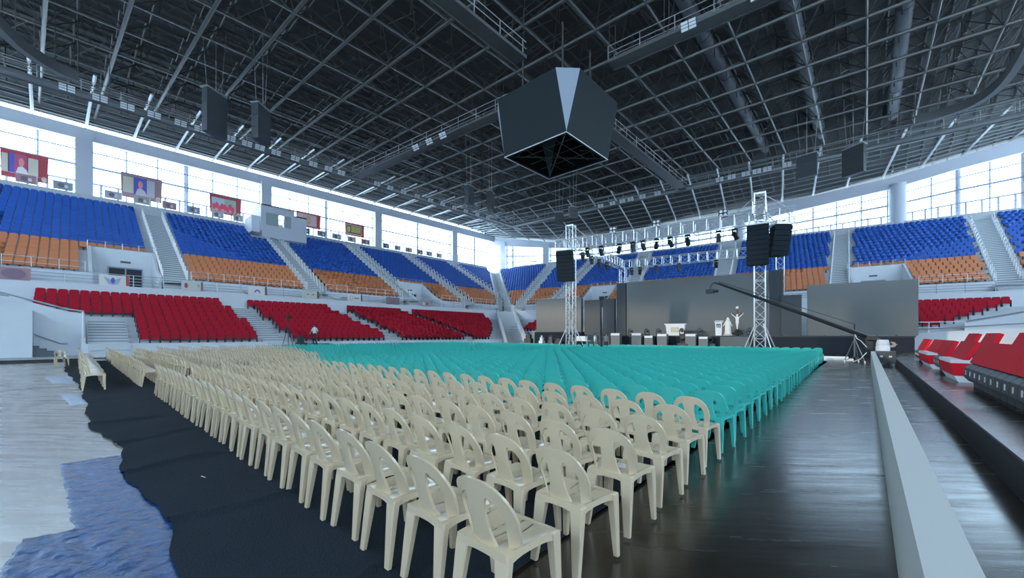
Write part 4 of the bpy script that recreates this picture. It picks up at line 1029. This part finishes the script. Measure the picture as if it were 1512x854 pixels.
b = MB(); b.box(-.75, .75, -.45, .45, .95, 1.02)
for sx in (-.7, .7):
    for sy in (-.4, .4): b.tube((sx, sy, 0), (sx, sy, .95), .03, 6)
at('folding_table', b, M_whitep, -15.9, 36.0, 0, 'white table with equipment at the left end of the stage', 'table')
b = MB(); b.box(-.45, .45, -.3, .3, 0, .42); at('mixing_desk', b, M_whitep, -15.9, 36.0, 1.02, 'pale equipment box standing on the white table left of the stage', 'equipment')
b = MB(); b.box(-.05, .05, -.4, .4, 0, 1.2); b.box(.05, .7, -.4, .4, .0, .95)
for s in (-1, 1): b.tube((.38, -.42, .15), (.38 + s * .25, -.42, .8), .02, 5)
at('black_flight_case', b, M_black, -16.4, 34.8, 0, 'black open flight case in front of the white table left of stage', 'case')
for k, (t, w_, h) in enumerate(((-24.2, .9, 1.9), (-22.4, .5, 1.5), (-21.2, .6, 1.6), (-20.2, .9, 1.35), (-18.4, .6, 1.3))):
    b = MB(); b.box(-w_ / 2, w_ / 2, -.3, .3, 0, h * .6); b.box(-w_ / 3, w_ / 3, -.2, .2, h * .6, h * .85); b.ball((0, -.05, h * .93), .12, 8, 5)
    at('music_gear', b, (M_black, M_whitep, M_dark, M_black, M_dark)[k], t, 39.5, 0, '%s piece of music equipment below the left grey screen' % ordn(k + 1), 'equipment')

# ================================================================ CAMERA CRANE, TRIPOD, BARREL, CASE
jib = empty('camera_crane', (-.51, 29.15, 0), label='black camera crane with a long arm on a tripod by the parapet', cat='camera crane')
O = Vector((-.51, 29.15, 0))
b = MB()
for x, y in ((-.95, 29.49), (-.08, 28.6), (-.35, 29.75)):
    b.tube((0, 0, 1.35), Vector((x, y, .1)) - O, .024, 6); b.tube((0, 0, .35), Vector((x, y, .1)) - O, .018, 5)
b.tube((0, 0, .35), (0, 0, 1.55), .04, 8); b.build('tripod', mat('tripod_grey', (.16, .18, .20), .4, .4), jib)
w_ = MB()
for x, y in ((-.95, 29.49), (-.08, 28.6), (-.35, 29.75)): p = Vector((x, y, .07)) - O; w_.tube(p + Vector((-.03, 0, 0)), p + Vector((.03, 0, 0)), .07, 10)
w_.build('wheels', M_whitep, jib)
hd = Vector((-6.15, 24.05, 4.42)) - O; tl = Vector((1.05, 30.55, 1.02)) - O; pv = Vector((0, 0, 1.7))
b = MB(); b.tube(hd, pv, .055, 6, .13); b.tube(pv, tl, .13, 6, .07); b.tube(hd + Vector((0, 0, .12)), pv + Vector((0, 0, .45)), .015, 4); b.tube(pv, pv + Vector((0, 0, .45)), .03, 5)
b.build('crane_arm', M_black, jib)
b = MB(); hz = hd
b.path([hz, hz + Vector((-.2, -.18, .05)), hz + Vector((-.32, -.3, -.12)), hz + Vector((-.34, -.32, -.35))], .035, 6); b.box(hz.x - .55, hz.x - .15, hz.y - .42, hz.y - .2, hz.z - .55, hz.z - .32); b.tube(hz + Vector((-.15, -.3, -.43)), hz + Vector((.05, -.25, -.43)), .08, 10)
b.build('camera_head', M_black, jib)
b = MB(); n_ = (tl - pv).normalized(); b.tube(tl, tl + Vector((.0, -.08, 0)), .16, 16); b.tube(tl + Vector((-.12, -.1, 0)), tl + Vector((.2, .16, -.0)), .03, 8)
b.build('counterweight', mat('counterweight_brown', (.38, .26, .23), .5), jib)
b = MB(); b.box(.45, .75, .35, .6, .75, 1.45); b.box(.5, .95, .1, .45, 1.28, 1.5); b.build('monitor_box', M_black, jib)
b = MB(); b.path([(.0, -.02, 1.62), (.1, -.3, 1.35), (.25, -.5, 1.25), (.5, -.7, .9)], .016, 5); b.path([(-.05, -.5, .08), (.25, -.45, .25), (.5, -.5, .6)], .018, 5); b.build('tie_rope', M_whitep, jib)
def drum(x, y, r_, h, lab):
    b = MB(); b.loft([[(x_ , y_, z) for x_, y_, z in ell(0, 0, z, rr, rr, 18)] for z, rr in ((0, r_), (h * .72, r_ * 1.02), (h * .76, r_ * .9), (h * .8, r_ * .98), (h, r_ * .8))])
    return b.build('plastic_drum', mat('milky_plastic', (.62, .66, .70), .4), loc=(x, y, 0), smooth=True, label=lab, cat='drum')
drum(.62, 28.5, .28, 1.3, 'milky white plastic drum at the end of the low white parapet')
drum(1.75, 30.2, .3, 1.1, 'second milky white drum behind the black case near the crane') if False else None
b = MB(); b.box(-.5, .5, -.3, .3, 0, .6); rc = b.build('flight_case', M_dark, loc=(1.02, 27.3, .14), label='black wheeled flight case with pale handles right of the parapet end', cat='case')
b = MB()
for s in (-1, 1): b.box(s * .23 - .08, s * .23 + .08, -.32, -.3, .3, .38)
b.build('case_handle', M_hoop, rc)
b = MB()
for sx in (-.4, .4):
    for sy in (-.2, .2): b.tube((sx, sy - .02, -.07), (sx, sy + .02, -.07), .07, 10)
b.build('caster', M_rail, rc)
rc.location = (.70, 27.3, .14); rc.scale = (.72, 1, 1)
b = MB(); b.box(-1.8, 1.8, -.2, .2, 0, .12); b.box(-.2, 1.6, .1, .7, .0, .22); o = b.build('floor_board', M_hoop, loc=(-2.4, 31.2, 0), label='low white board lying on the floor before the stage', cat='board'); o.rotation_euler = (0, 0, AE)

def tripod_cam(x, y, h, lab):
    root = empty('tripod_camera', (x, y, 0), R(-30), label=lab, cat='tripod')
    for k in range(3):
        a = R(120 * k + 15); b = MB(); b.tube((0, 0, h * .72), (.62 * math.cos(a), .62 * math.sin(a), 0), .025, 5); b.build('leg', M_black, root)
    b = MB(); b.tube((0, 0, h * .5), (0, 0, h - .25), .03, 6); b.build('centre_column', M_black, root)
    b = MB(); b.box(-.45, .25, -.12, .12, h - .3, h - .02); b.box(.25, .5, -.08, .08, h - .25, h - .1); b.box(-.75, -.45, -.03, .03, h - .2, h - .14); b.build('camera_body', M_black, root)
tripod_cam(-36.7, 12.2, 3.25, 'tall black tripod with a camera in front of the red seats')
b = MB(); b.box(-.6, .6, -.3, .3, 0, .9); b.box(-.4, .1, -.2, .2, .9, 1.5); b.build('equipment_trunk', M_black, loc=(-37.2, 13.45, 0), label='black equipment trunk beside the tall tripod before the red seats', cat='case')

# ================================================================ PEOPLE
def person(x, y, z, rz, top, legs_, lab, walk=.0, hair=True, arm=0.):
    root = empty('person', (x, y, z), rz, label=lab, cat='person')
    me = bpy.data.meshes.new('body'); s = walk
    V = [(0, 0, .93), (0, .01, 1.12), (0, 0, 1.32), (0, 0, 1.46), (0, .02, 1.53), (0, .035, 1.62), (0, .03, 1.70),
         (-.17, 0, 1.40), (-.21, -.05 - s * .1, 1.14), (-.22, .06 - s * .1 + arm * .15, .90 + arm * .2), (-.22, .09 - s * .1 + arm * .2, .81 + arm * .22),
         (.17, 0, 1.40), (.21, -.05 + s * .25, 1.14), (.22, .10 + s * .3, .92), (.22, .14 + s * .3, .83),
         (-.09, 0, .88), (-.10, .04 + s * .25, .50), (-.10, s * .30, .09), (-.10, .16 + s * .32, .03),
         (.09, 0, .88), (.10, .04 - s * .12, .50), (.10, -s * .42, .10), (.10, .14 - s * .40, .03)]
    Ed = [(0, 1), (1, 2), (2, 3), (3, 4), (4, 5), (5, 6), (2, 7), (7, 8), (8, 9), (9, 10), (2, 11), (11, 12), (12, 13), (13, 14), (0, 15), (15, 16), (16, 17), (17, 18), (0, 19), (19, 20), (20, 21), (21, 22)]
    Rd = [.125, .12, .13, .055, .05, .085, .075, .06, .042, .032, .034, .06, .042, .032, .034, .085, .056, .04, .035, .085, .056, .04, .035]
    me.from_pydata([(a, c, d) for a, c, d in V], Ed, []); me.materials.append(M_skin)
    o = link('body', me, root); m = o.modifiers.new('skin', 'SKIN'); m.use_smooth_shade = True
    for i, r_ in enumerate(Rd): me.skin_vertices[0].data[i].radius = (r_ * (1.25 if i in (1, 2) else 1), r_ * (.85 if i in (0, 1, 2) else 1))
    me.skin_vertices[0].data[0].use_root = True
    o.modifiers.new('sub', 'SUBSURF').levels = 1; o.modifiers['sub'].render_levels = 2
    n = 14
    def ring(c, rx_, ry_): return [(c[0] + rx_ * math.cos(2 * math.pi * i / n), c[1] + ry_ * math.sin(2 * math.pi * i / n), c[2]) for i in range(n)]
    b = MB(); b.loft([ring((0, 0, .90), .175, .135), ring((0, .01, 1.1), .17, .135), ring((0, 0, 1.3), .20, .14), ring((0, 0, 1.41), .18, .12), ring((0, .005, 1.48), .075, .075)])
    for k in (7, 11): b.tube(V[k], V[k + 1], .078, 10, .066)
    b.build('shirt', top, root, smooth=True)
    b = MB(); b.loft([ring((0, 0, .80), .18, .14), ring((0, 0, .96), .172, .135)])
    for a in (15, 19): b.tube((V[a][0], V[a][1], .92), V[a + 1], .105, 10, .078); b.tube(V[a + 1], V[a + 2], .078, 10, .062)
    b.build('trousers', legs_, root, smooth=True)
    b = MB()
    for k in (17, 21): p, q = V[k], V[k + 1]; b.hexa([(p[0] - .045, p[1] - .07, 0), (p[0] + .045, p[1] - .07, 0), (q[0] + .045, q[1] + .06, 0), (q[0] - .045, q[1] + .06, 0)], [(p[0] - .04, p[1] - .06, .11), (p[0] + .04, p[1] - .06, .11), (q[0] + .035, q[1] + .04, .06), (q[0] - .035, q[1] + .04, .06)])
    b.build('shoes', M_black, root)
    b = MB(); b.loft([ring((0, .005, 1.60), .088, .095), ring((0, .005, 1.68), .098, .105), ring((0, .01, 1.76), .075, .085), ring((0, .01, 1.79), .03, .03)]); b.build('hair', M_hair, root, smooth=True)
    b = MB(); b.hexa([(-.012, .10, 1.62), (.012, .10, 1.62), (.010, .13, 1.62), (-.010, .13, 1.62)], [(-.006, .10, 1.67), (.006, .10, 1.67), (.005, .11, 1.67), (-.005, .11, 1.67)])
    for sx in (-1, 1): b.ball((sx * .086, .03, 1.645), .018, 6, 4)
    b.build('nose_and_ears', M_skin, root)
    return root
M_navyc = mat('navy_cloth', (.02, .035, .055), .8); M_wc = mat('white_cloth', (.70, .72, .74), .8); M_gc = mat('grey_cloth', (.17, .19, .22), .8)
person(-37.0, 14.5, .78, R(-160), M_wc, M_navyc, 'person in white top and dark trousers walking before the red seats', .7)
b = MB(); b.box(-.7, .7, -1, 1, 0, .78); b.build('camera_riser', MATS['skirt_black'], loc=(-37.1, 14.9, 0), label='low black riser under the walking person before the red seats', cat='riser')
person(*Cn(8.9, -.3, ZC)[:2], ZC, R(-40), M_gc, M_navyc, 'person in grey leaning at the rail of the corner stair', 0, arm=1.)
person(*SF(-14.7, 36.4), 0, R(-70), M_wc, M_gc, 'crew member in white shirt beside the table left of the stage', .2, arm=1.)
person(*SF(-13.9, 37.3), 0, R(200), M_gc, M_navyc, 'crew member in grey standing at the stage left end', 0)

# ================================================================ TELESCOPIC SEATS ON THE RIGHT
def tele(y, tier, lab, proto=[None]):
    if proto[0] is None:
        root = empty('folding_bleacher_seat')
        b = MB(); b.loft([[(-.225, .10, .13), (.225, .10, .13), (.225, -.10, .13), (-.225, -.10, .13)], [(-.235, .17, .22), (.235, .17, .22), (.235, -.10, .2), (-.235, -.10, .2)], [(-.235, .16, .44), (.235, .16, .44), (.235, -.10, .44), (-.235, -.10, .44)], [(-.225, .04, .54), (.225, .04, .54), (.225, -.10, .54), (-.225, -.10, .54)]])
        b.build('seat_shell', M_black, root)
        n = MB(); n.box(-.03, .03, .165, .175, .28, .38); n.build('number_tag', M_whitep, root)
        k = MB(); k.hexa([(-.244, .08, .55), (.244, .08, .55), (.244, -.02, .53), (-.244, -.02, .53)][::-1], [(-.244, -.12, 1.02), (.244, -.12, 1.02), (.244, -.20, .99), (-.244, -.20, .99)][::-1]); k.build('backrest', M_redb, root)
        t = MB(); t.box(-.235, .235, -.01, .02, -.0, .13); t.build('leg', M_black, root)
        proto[0] = root; o = root
    else: o = copy_tree(proto[0])
    o.location = (1.85 + .48 * tier, y, .36 + .22 * tier + (.0 if tier == 0 else .0)); o.rotation_euler = (0, 0, R(90)); o.rotation_euler = (0, 0, R(90))
    return tag(o, lab, 'seat', 'red folding bleacher seats on the right')
blocks = [(3.2, 13.9, 0), (14.9, 17.1, 1), (17.5, 19.6, 0), (20.2, 23.2, 1), (23.6, 26.5, 0)]
bn = ['nearest block', 'second block', 'third block', 'fourth block', 'last block']
for bi, (y0, y1, cu) in enumerate(blocks):
    for tier in range((4, 2, 2, 1, 1)[bi]):
        ya = y1 - (0 if tier == 0 else .25 * tier); n = int((ya - y0) / .49)
        for j in range(n):
            if tier == 0 and cu: continue
            tele(ya - .25 - j * .49, tier, 'folded red bleacher seat, %s on the right, %s tier, %s from far end' % (bn[bi], ordn(tier + 1), ordn(j + 1)))
        b = MB(); x0 = 1.85 + .48 * tier
        if tier: b.box(x0 - .14, x0 + .33, y0, ya, .36, .36 + .22 * tier); b.build('bleacher_step', M_dark, label='dark step carrying tier %s of the %s of folding seats' % (ordn(tier + 1), bn[bi]), cat='step')
    if cu:
        root = empty('bench_unit', (1.72, (y0 + y1) / 2, .36), label='red padded bench unit with white base, %s on the right' % bn[bi], cat='bench'); h = (y1 - y0) / 2
        b = MB(); b.hexa([(.0, -h, 0), (.5, -h, 0), (.5, h, 0), (.0, h, 0)], [(-.08, -h, .16), (.5, -h, .16), (.5, h, .16), (-.08, h, .16)]); b.build('white_base', M_whitep, root)
        b = MB(); b.hexa([(-.08, -h, .16), (.5, -h, .16), (.5, h, .16), (-.08, h, .16)], [(-.16, -h, .48), (.5, -h, .48), (.5, h, .48), (-.16, h, .48)]); b.build('front_cushion', M_redb, root)
        b = MB(); b.box(-.14, .5, -h, h, .48, .56); b.build('white_ledge', M_whitep, root)
        b = MB(); b.hexa([(.08, -h, .56), (.18, -h, .56), (.18, h, .56), (.08, h, .56)], [(.30, -h, 1.02), (.38, -h, 1.0), (.38, h, 1.0), (.30, h, 1.02)]); b.build('back_cushion', M_redb, root)
b = MB()
b.box(-.05, .3, -.16, .16, -.12, .16); b.ball((.1, 0, .2), .13, 8, 5); b.box(-.1, 0, -.12, .12, -.02, .1)
b.build('folded_armrest', M_whitep, loc=(2.3, 14.35, 1.05), label='white metal hinge block between the nearest two red seat blocks', cat='hinge') if False else None

# ================================================================ LEFT STEPS, BOOTH, BANNERS
b = MB(); b.box(-44, -38, -14, -1.72, .18, 3.06); b.build('wall_block', M_white, kind='structure')
b = MB(); b.prism([(.48, .0), (.48, 3.0), (-.4, 3.15), (-3.2, 4.1), (-9, 6.2), (-14, 6.2), (-14, 0)], -39.75, -39.55, lambda y, z, x: (x, y, z)) 
b.prism([(-38, 0), (-38, 1.1), (-39.7, 3.0), (-39.7, 0)], .30, .5, lambda x, z, y: (x, y, z)); b.build('wall_left_stairwell', M_white, kind='structure')
b = MB()
for k in range(8): b.box(-39.5, -38.25, -3.6, -.55 - .32 * k, .18 + .17 * k, .18 + .17 * (k + 1))
b.build('floor_stair_side', mat('stair_dark', (.10, .12, .14), .6), kind='structure')
b = MB(); b.path([(-39.4, -.3, 1.0), (-39.4, -.6, 1.0), (-39.4, -2.6, 2.1)], .04, 6); b.build('wall_handrail', M_rail, label='short dark handrail on the white wall of the left side steps', cat='handrail')
b = MB(); b.path([(-39.65, .45, 3.15), (-39.65, -.4, 3.3), (-39.65, -3.2, 4.25), (-39.65, -9, 6.3)], .055, 6); b.build('sloping_handrail', M_rail, label='brown-grey handrail sloping along the top of the left stairwell wall', cat='handrail')
b = MB(); b.path([(-38.2, .4, 1.35), (-39.6, .4, 3.1)], .06, 6)
b.build('front_handrail', M_hoop, label='bright handrail going up beside the nearest red block stair', cat='handrail')
b = MB()
for z in (3.5, 3.95): b.tube((-38.2, -14, z), (-38.2, -3.0, z), .04, 6)
for y in (-3.4, -5.2, -7, -9): b.tube((-38.2, y, 3.06), (-38.2, y, 3.95), .05, 6)
b.path([(-38.2, -3, 3.95), (-38.2, -2.6, 3.9)], .05, 6); b.tube((-38.3, -9, 5.2), (-38.3, -2.7, 3.95), .05, 6)
b.build('landing_railing', M_rail, label='grey railing on top of the white block at the far left', cat='railing')
def rstair(P, y0, y1, f0, f1, name, n=9):
    b = MB()
    for i in range(n):
        k = i / 8; a = y0 + (f0 - y0) * k; c = y1 + (f1 - y1) * k
        for h in (0, 1):
            z = zred(i) - .394 + .197 * (h + 1) if i else .475 * (h + 1); u0 = (ured(i) - .475 - .30 * (1 - h)) if i else -.55 + .3 * h
            b.hexa([P(a, u0, max(0, z - .4)), P(c, u0, max(0, z - .4)), P(c, ured(i) + .44, max(0, z - .4)), P(a, ured(i) + .44, max(0, z - .4))], [P(a, u0, z + .01), P(c, u0, z + .01), P(c, ured(i) + .44, z + .01), P(a, ured(i) + .44, z + .01)])
    b.build(name, mat('stair_pale', (.60, .63, .67), .6), kind='structure')
    b = MB()
    for i in range(1, n):
        k = i / 8; a = y0 + (f0 - y0) * k + .04; c = y1 + (f1 - y1) * k - .04
        for h in (0, 1):
            z = zred(i) - .394 + .197 * (h + 1) + .014; u0 = ured(i) - .475 - .30 * (1 - h)
            b.hexa([P(a, u0 - .03, z - .06), P(c, u0 - .03, z - .06), P(c, u0 + .02, z - .06), P(a, u0 + .02, z - .06)], [P(a, u0 - .03, z), P(c, u0 - .03, z), P(c, u0 + .02, z), P(a, u0 + .02, z)])
    b.build(name.replace('floor_stair', 'trim_nosing'), MATS['nosing_grey'], kind='structure')
rstair(PL, .6, 2.6, .6, 2.6, 'floor_stair_red_1', 5); rstair(PL, 11, 12.7, 9.7, 11.3, 'floor_stair_red_2'); rstair(PL, 22.6, 24.1, 19.5, 21.2, 'floor_stair_red_3'); rstair(PL, 33.5, 34.5, 29, 30.3, 'floor_stair_red_4')
# control booth
bo = empty('control_booth', (-62.2, 20.0, 15.9), label='grey control booth with an open window above the blue seats', cat='booth')
b = MB(); b.hexa([(-3.2, -2.9, 0), (.6, -2.9, 0), (.6, -2.7, 0), (-3.2, -2.7, 0)], [(-3.2, -2.9, 3.7), (.6, -2.9, 3.7), (.6, -2.7, 3.7), (-3.2, -2.7, 3.7)])
b.box(.4, .6, -2.7, 1.3, -.8, .9); b.box(.4, .6, -2.7, -2.3, .9, 2.6); b.box(.4, .6, .9, 1.3, .9, 2.6); b.box(.4, .6, -2.7, 1.3, 2.6, 3.7); b.box(-3.2, .4, 1.1, 1.3, 0, 3.7); b.box(.4, .6, 1.3, 3.0, -.8, 2.9); b.box(-3.2, .4, 2.8, 3.0, 0, 2.9); b.box(-3.2, .6, -2.7, 1.3, 3.55, 3.7); b.box(-3.2, .6, 1.3, 3, 2.75, 2.9)
b.build('booth_walls', M_beam, bo)
b = MB(); b.box(.42, .46, -2.3, -.7, .9, 2.6); b.box(.42, .46, .1, .9, .9, 2.6); b.build('booth_glass', mat('booth_glass', (.35, .42, .45), .15), bo)
b = MB(); b.tube((.2, .15, .9), (.2, .15, 2.0), .12, 10); b.box(-1.5, -.8, -.8, .3, .9, 1.6); b.build('booth_equipment', M_whitep, bo)
b = MB(); b.box(-3, .2, -3.9, -2.95, -.2, 2.0); b.build('side_cabinet', M_white, bo)

def banner(P, t0, t1, u, z0, z1, lab, ground, shapes, name='hanging_banner', grp=None, sag=.0):
    c = P((t0 + t1) / 2, u, z0); rz = (RZL if P is PL else RZF) + math.pi
    root = empty(name, c, rz, label=lab, cat='banner', group=grp); w_ = t1 - t0; h = z1 - z0
    # local: +x along the wall as read from the hall, -y faces the hall
    b = MB(); n = 10
    for i in range(n):
        x0, x1 = -w_ / 2 + w_ * i / n, -w_ / 2 + w_ * (i + 1) / n
        f = lambda x: .02 * math.sin(x * 5)
        b.hexa([(x0, f(x0), 0), (x1, f(x1), 0), (x1, f(x1) + .012, 0), (x0, f(x0) + .012, 0)], [(x0 * 1.03, f(x0), h), (x1 * 1.03, f(x1), h), (x1 * 1.03, f(x1) + .012, h), (x0 * 1.03, f(x0) + .012, h)])
    b.build('banner_cloth', ground, root)
    for nm_, m, pts in shapes:
        kk = len(root.children); g = MB(); g.prism([(x * w_ / 2, z * h) for x, z in pts], -.03 - .010 * kk, -.025, lambda x, z, y: (x, y, z)); g.build(nm_, m, root)
    return root
def rect(a, b_, c, d): return [(a, c), (b_, c), (b_, d), (a, d)]
def disc(cx, cz, rx_, rz_, n=14): return [(cx + rx_ * math.cos(2 * math.pi * i / n), cz + rz_ * math.sin(2 * math.pi * i / n)) for i in range(n)]
def C(n, c): return mat('print_' + n, c, .6)
cr, cc, cb, cp, cw, cg, cy_, cm, cbr = C('red', (.50, .07, .09)), C('cream', (.66, .60, .48)), C('blue', (.10, .12, .48)), C('pink', (.78, .30, .28)), C('white', (.75, .74, .74)), C('green', (.40, .52, .42)), C('yellow', (.75, .62, .20)), C('magenta', (.55, .10, .22)), C('brown', (.16, .09, .06))
cmv = C('mauve', (.42, .24, .27))
bust = lambda cx, s=1., a=cp, c=cw: [('robe_print', c, [(cx - .26 * s, .16), (cx + .34 * s, .16), (cx + .22 * s, .36), (cx + .04 * s, .46), (cx - .14 * s, .42)]), ('head_print', a, disc(cx, .60, .12 * s, .16))]
UB = 28.28
banner(PL, -5.05, -1.93, UB, 18.0, 20.9, 'large red banner with a portrait figure, at the left picture edge', cr, [('side_panel', cc, rect(-.98, -.72, .18, .84)), ('blue_panel', cb, rect(-.66, -.45, .18, .88)), ('middle_panel', cm, rect(-.45, .1, .18, .88))] + bust(-.15) + [('text_panel', cc, rect(.14, .58, .15, .82)), ('corner_print', cc, disc(.84, .12, .12, .10))])
banner(PL, 3.77, 7.39, UB, 18.2, 21.15, 'red-brown banner with a portrait on blue between two pale panels', cmv, [('left_panel', cc, rect(-.92, -.42, .2, .84)), ('blue_panel', cb, rect(-.40, .22, .16, .88))] + bust(-.08, 1., cp, C('lilac', (.62, .52, .56))) + [('right_panel', C('grey', (.52, .52, .56)), rect(.24, .64, .16, .84)), ('corner_print', cc, disc(.82, .12, .14, .10))])
banner(PL, 12.33, 15.89, UB, 18.3, 20.85, 'red banner with a crowd of red figures, left of the booth', cr, [('scene_panel', cg, rect(-.9, .66, .14, .84)), ('sky_panel', C('pale', (.55, .60, .66)), rect(-.9, -.1, .5, .84))] + [('crowd_print', C('hot', (.85, .10, .18)), disc(-.75 + .17 * i, .34 + .10 * math.sin(i * 2.3), .11, .17)) for i in range(8)] + [('corner_print', cc, disc(.82, .1, .12, .09))])
banner(PL, 23.29, 26.87, UB, 18.7, 21.07, 'pale pink banner with a round emblem, right of the booth', cr, [('main_panel', C('palepink', (.68, .50, .46)), rect(-.94, .66, .12, .88)), ('emblem_ring', cp, disc(-.05, .5, .22, .30)), ('emblem_core', C('gold2', (.66, .42, .28)), disc(-.05, .52, .15, .22))])
banner(PL, 31.02, 34.42, UB, 18.75, 20.98, 'red banner with a yellow lettered plaque, before the second column', cr, [('frame_panel', cc, rect(-.9, .70, .1, .86)), ('plaque', cbr, rect(-.85, .64, .17, .78)), ('plaque_disc', cy_, disc(-.66, .47, .16, .24))] + [('plaque_line', cy_, rect(-.42, .58, .28 + .12 * i, .36 + .12 * i)) for i in range(4)])
sb = [(-4.08, -2.61), (-1.54, -.08), (2.36, 3.8), (4.84, 6.28), (7.4, 8.76), (9.83, 11.16), (12.38, 13.73), (14.81, 15.93), (23.7, 25.01), (26.14, 27.52), (28.51, 29.97), (31.13, 32.56), (33.54, 35.05), (37.7, 38.9), (40.03, 41.32), (42.5, 43.86), (44.94, 46.37), (47.18, 48.5), (49.68, 51.07)]
for k, (a, c) in enumerate(sb):
    gm = [cmv, C('greygreen', (.40, .42, .40)), C('mist', (.50, .50, .56)), C('slate', (.30, .36, .42))][(k * 7) % 4] if k not in (8, 13) else C('deepteal', (.10, .28, .36))
    banner(PL, a, c, 27.63, 17.5, 18.42, 'small banner on the upper left walkway rail, %s from the left' % ordn(k + 1), gm, [('dark_print', C('ink', (.20, .16, .20)), disc(-.2, .5, .35, .28)), ('light_print', cw, disc(.3, .45, .2, .2)), ('white_edge', cw, rect(.9, 1.0, 0, 1))], 'small_banner', 'small banners on the upper walkway rail')
rb = [(-6.0, -2.19), (1.34, 3.08), (6.49, 8.01), (11.66, 13.28), (16.71, 18.44), (21.81, 23.59), (26.9, 28.78), (32.08, 33.68)]
rl = ['long mauve photo banner on the concourse rail at the left edge', 'white banner with a blue winged emblem below the entrance doors', 'pale banner with a dark emblem right of the entrance doors', 'white banner with an arched line drawing on the concourse rail', 'pale banner with two red marks on the concourse rail', 'white banner with a round line emblem on the concourse rail', 'dark grey photo banner on the concourse rail', 'grey banner below the farther left entrance']
for k, (a, c) in enumerate(rb):
    gm = [cmv, cw, C('palegrey', (.60, .62, .60)), cw, C('palegrey', (.6, .62, .6)), cw, C('darkphoto', (.22, .20, .22)), C('greyphoto', (.38, .34, .34))][k]
    sh = [[('photo_print', C('pinkish', (.50, .30, .30)), disc(-.4, .5, .4, .35)), ('photo_print', C('dusk', (.24, .16, .22)), disc(.6, .5, .3, .4))],
          [('wing_print', C('wing', (.38, .44, .62)), [(-.7, .8), (-.1, .5), (.45, .8), (.2, .2), (-.1, .1), (-.4, .2)]), ('emblem_print', cb, disc(-.1, .5, .14, .26)), ('side_patch', cr, rect(.78, 1, .1, 1))],
          [('emblem_print', C('maroon', (.30, .10, .12)), disc(-.6, .55, .16, .26)), ('green_mark', C('leafgreen', (.25, .45, .28)), disc(.6, .6, .1, .16)), ('side_patch', C('dkr', (.3, .1, .1)), rect(.82, 1, .1, 1))],
          [('arch_print', cb, [(-.4, .3), (-.3, .55), (-.05, .7), (.2, .55), (.3, .3), (.2, .3), (.1, .45), (-.05, .55), (-.2, .45), (-.3, .3)]), ('side_patch', cbr, rect(.8, 1, .1, 1))],
          [('red_mark', cr, [(-.6, .5), (-.2, .65), (-.25, .5)]), ('red_mark', cr, [(.05, .5), (.45, .65), (.4, .5)]), ('side_patch', cbr, rect(.8, 1, .1, 1))],
          [('ring_print', C('rose', (.6, .3, .34)), disc(-.5, .5, .2, .3)), ('ring_core', cw, disc(-.5, .5, .14, .22)), ('text_line', C('ink', (.2, .16, .2)), rect(-.1, .55, .42, .54)), ('side_patch', cbr, rect(.84, 1, .1, 1))],
          [('photo_print', C('dkm', (.34, .14, .16)), disc(0, .5, .5, .3))], [('photo_print', C('lightm', (.62, .60, .58)), disc(-.3, .4, .3, .25)), ('photo_print', cr, disc(.4, .4, .2, .2))]][k]
    banner(PL, a, c, 7.98, ZC + .06, ZC + .97, rl[k], gm, sh, 'rail_banner')
# right end ramp walls and rails
def farwall(t0, t1, u, za0, za1, name):
    b = MB(); b.hexa([PF(t0, u, 0), PF(t1, u, 0), PF(t1, u + .2, 0), PF(t0, u + .2, 0)], [PF(t0, u, za0), PF(t1, u, za1), PF(t1, u + .2, za1), PF(t0, u + .2, za0)]); b.build(name, M_white, kind='structure')
farwall(8.4, 26, -.5, 1.6, 2.9, 'wall_far_ramp')
farwall(13.4, 30, 2.4, 2.55, 6.3, 'wall_far_slope')
b = MB(); b.tube(PF(8.4, -.55, 1.9), PF(26, -.55, 3.2), .05, 6); b.tube(PF(13.4, 2.35, 2.7), PF(30, 2.35, 6.45), .06, 6)
b.build('ramp_handrail', M_rail, label='pair of grey handrails on the white ramp walls at far right', cat='handrail')
b = MB()
for z in (.45, .95): b.tube(PF(9.0, 2.3, 1.75 + z), PF(13.4, 2.3, 1.75 + z), .04, 6)
for t in (9, 11.2, 13.4): b.tube(PF(t, 2.3, 1.7), PF(t, 2.3, 2.72), .05, 6)
b.build('terrace_railing', M_hoop, label='white and grey railing in front of the red block at far right', cat='railing')
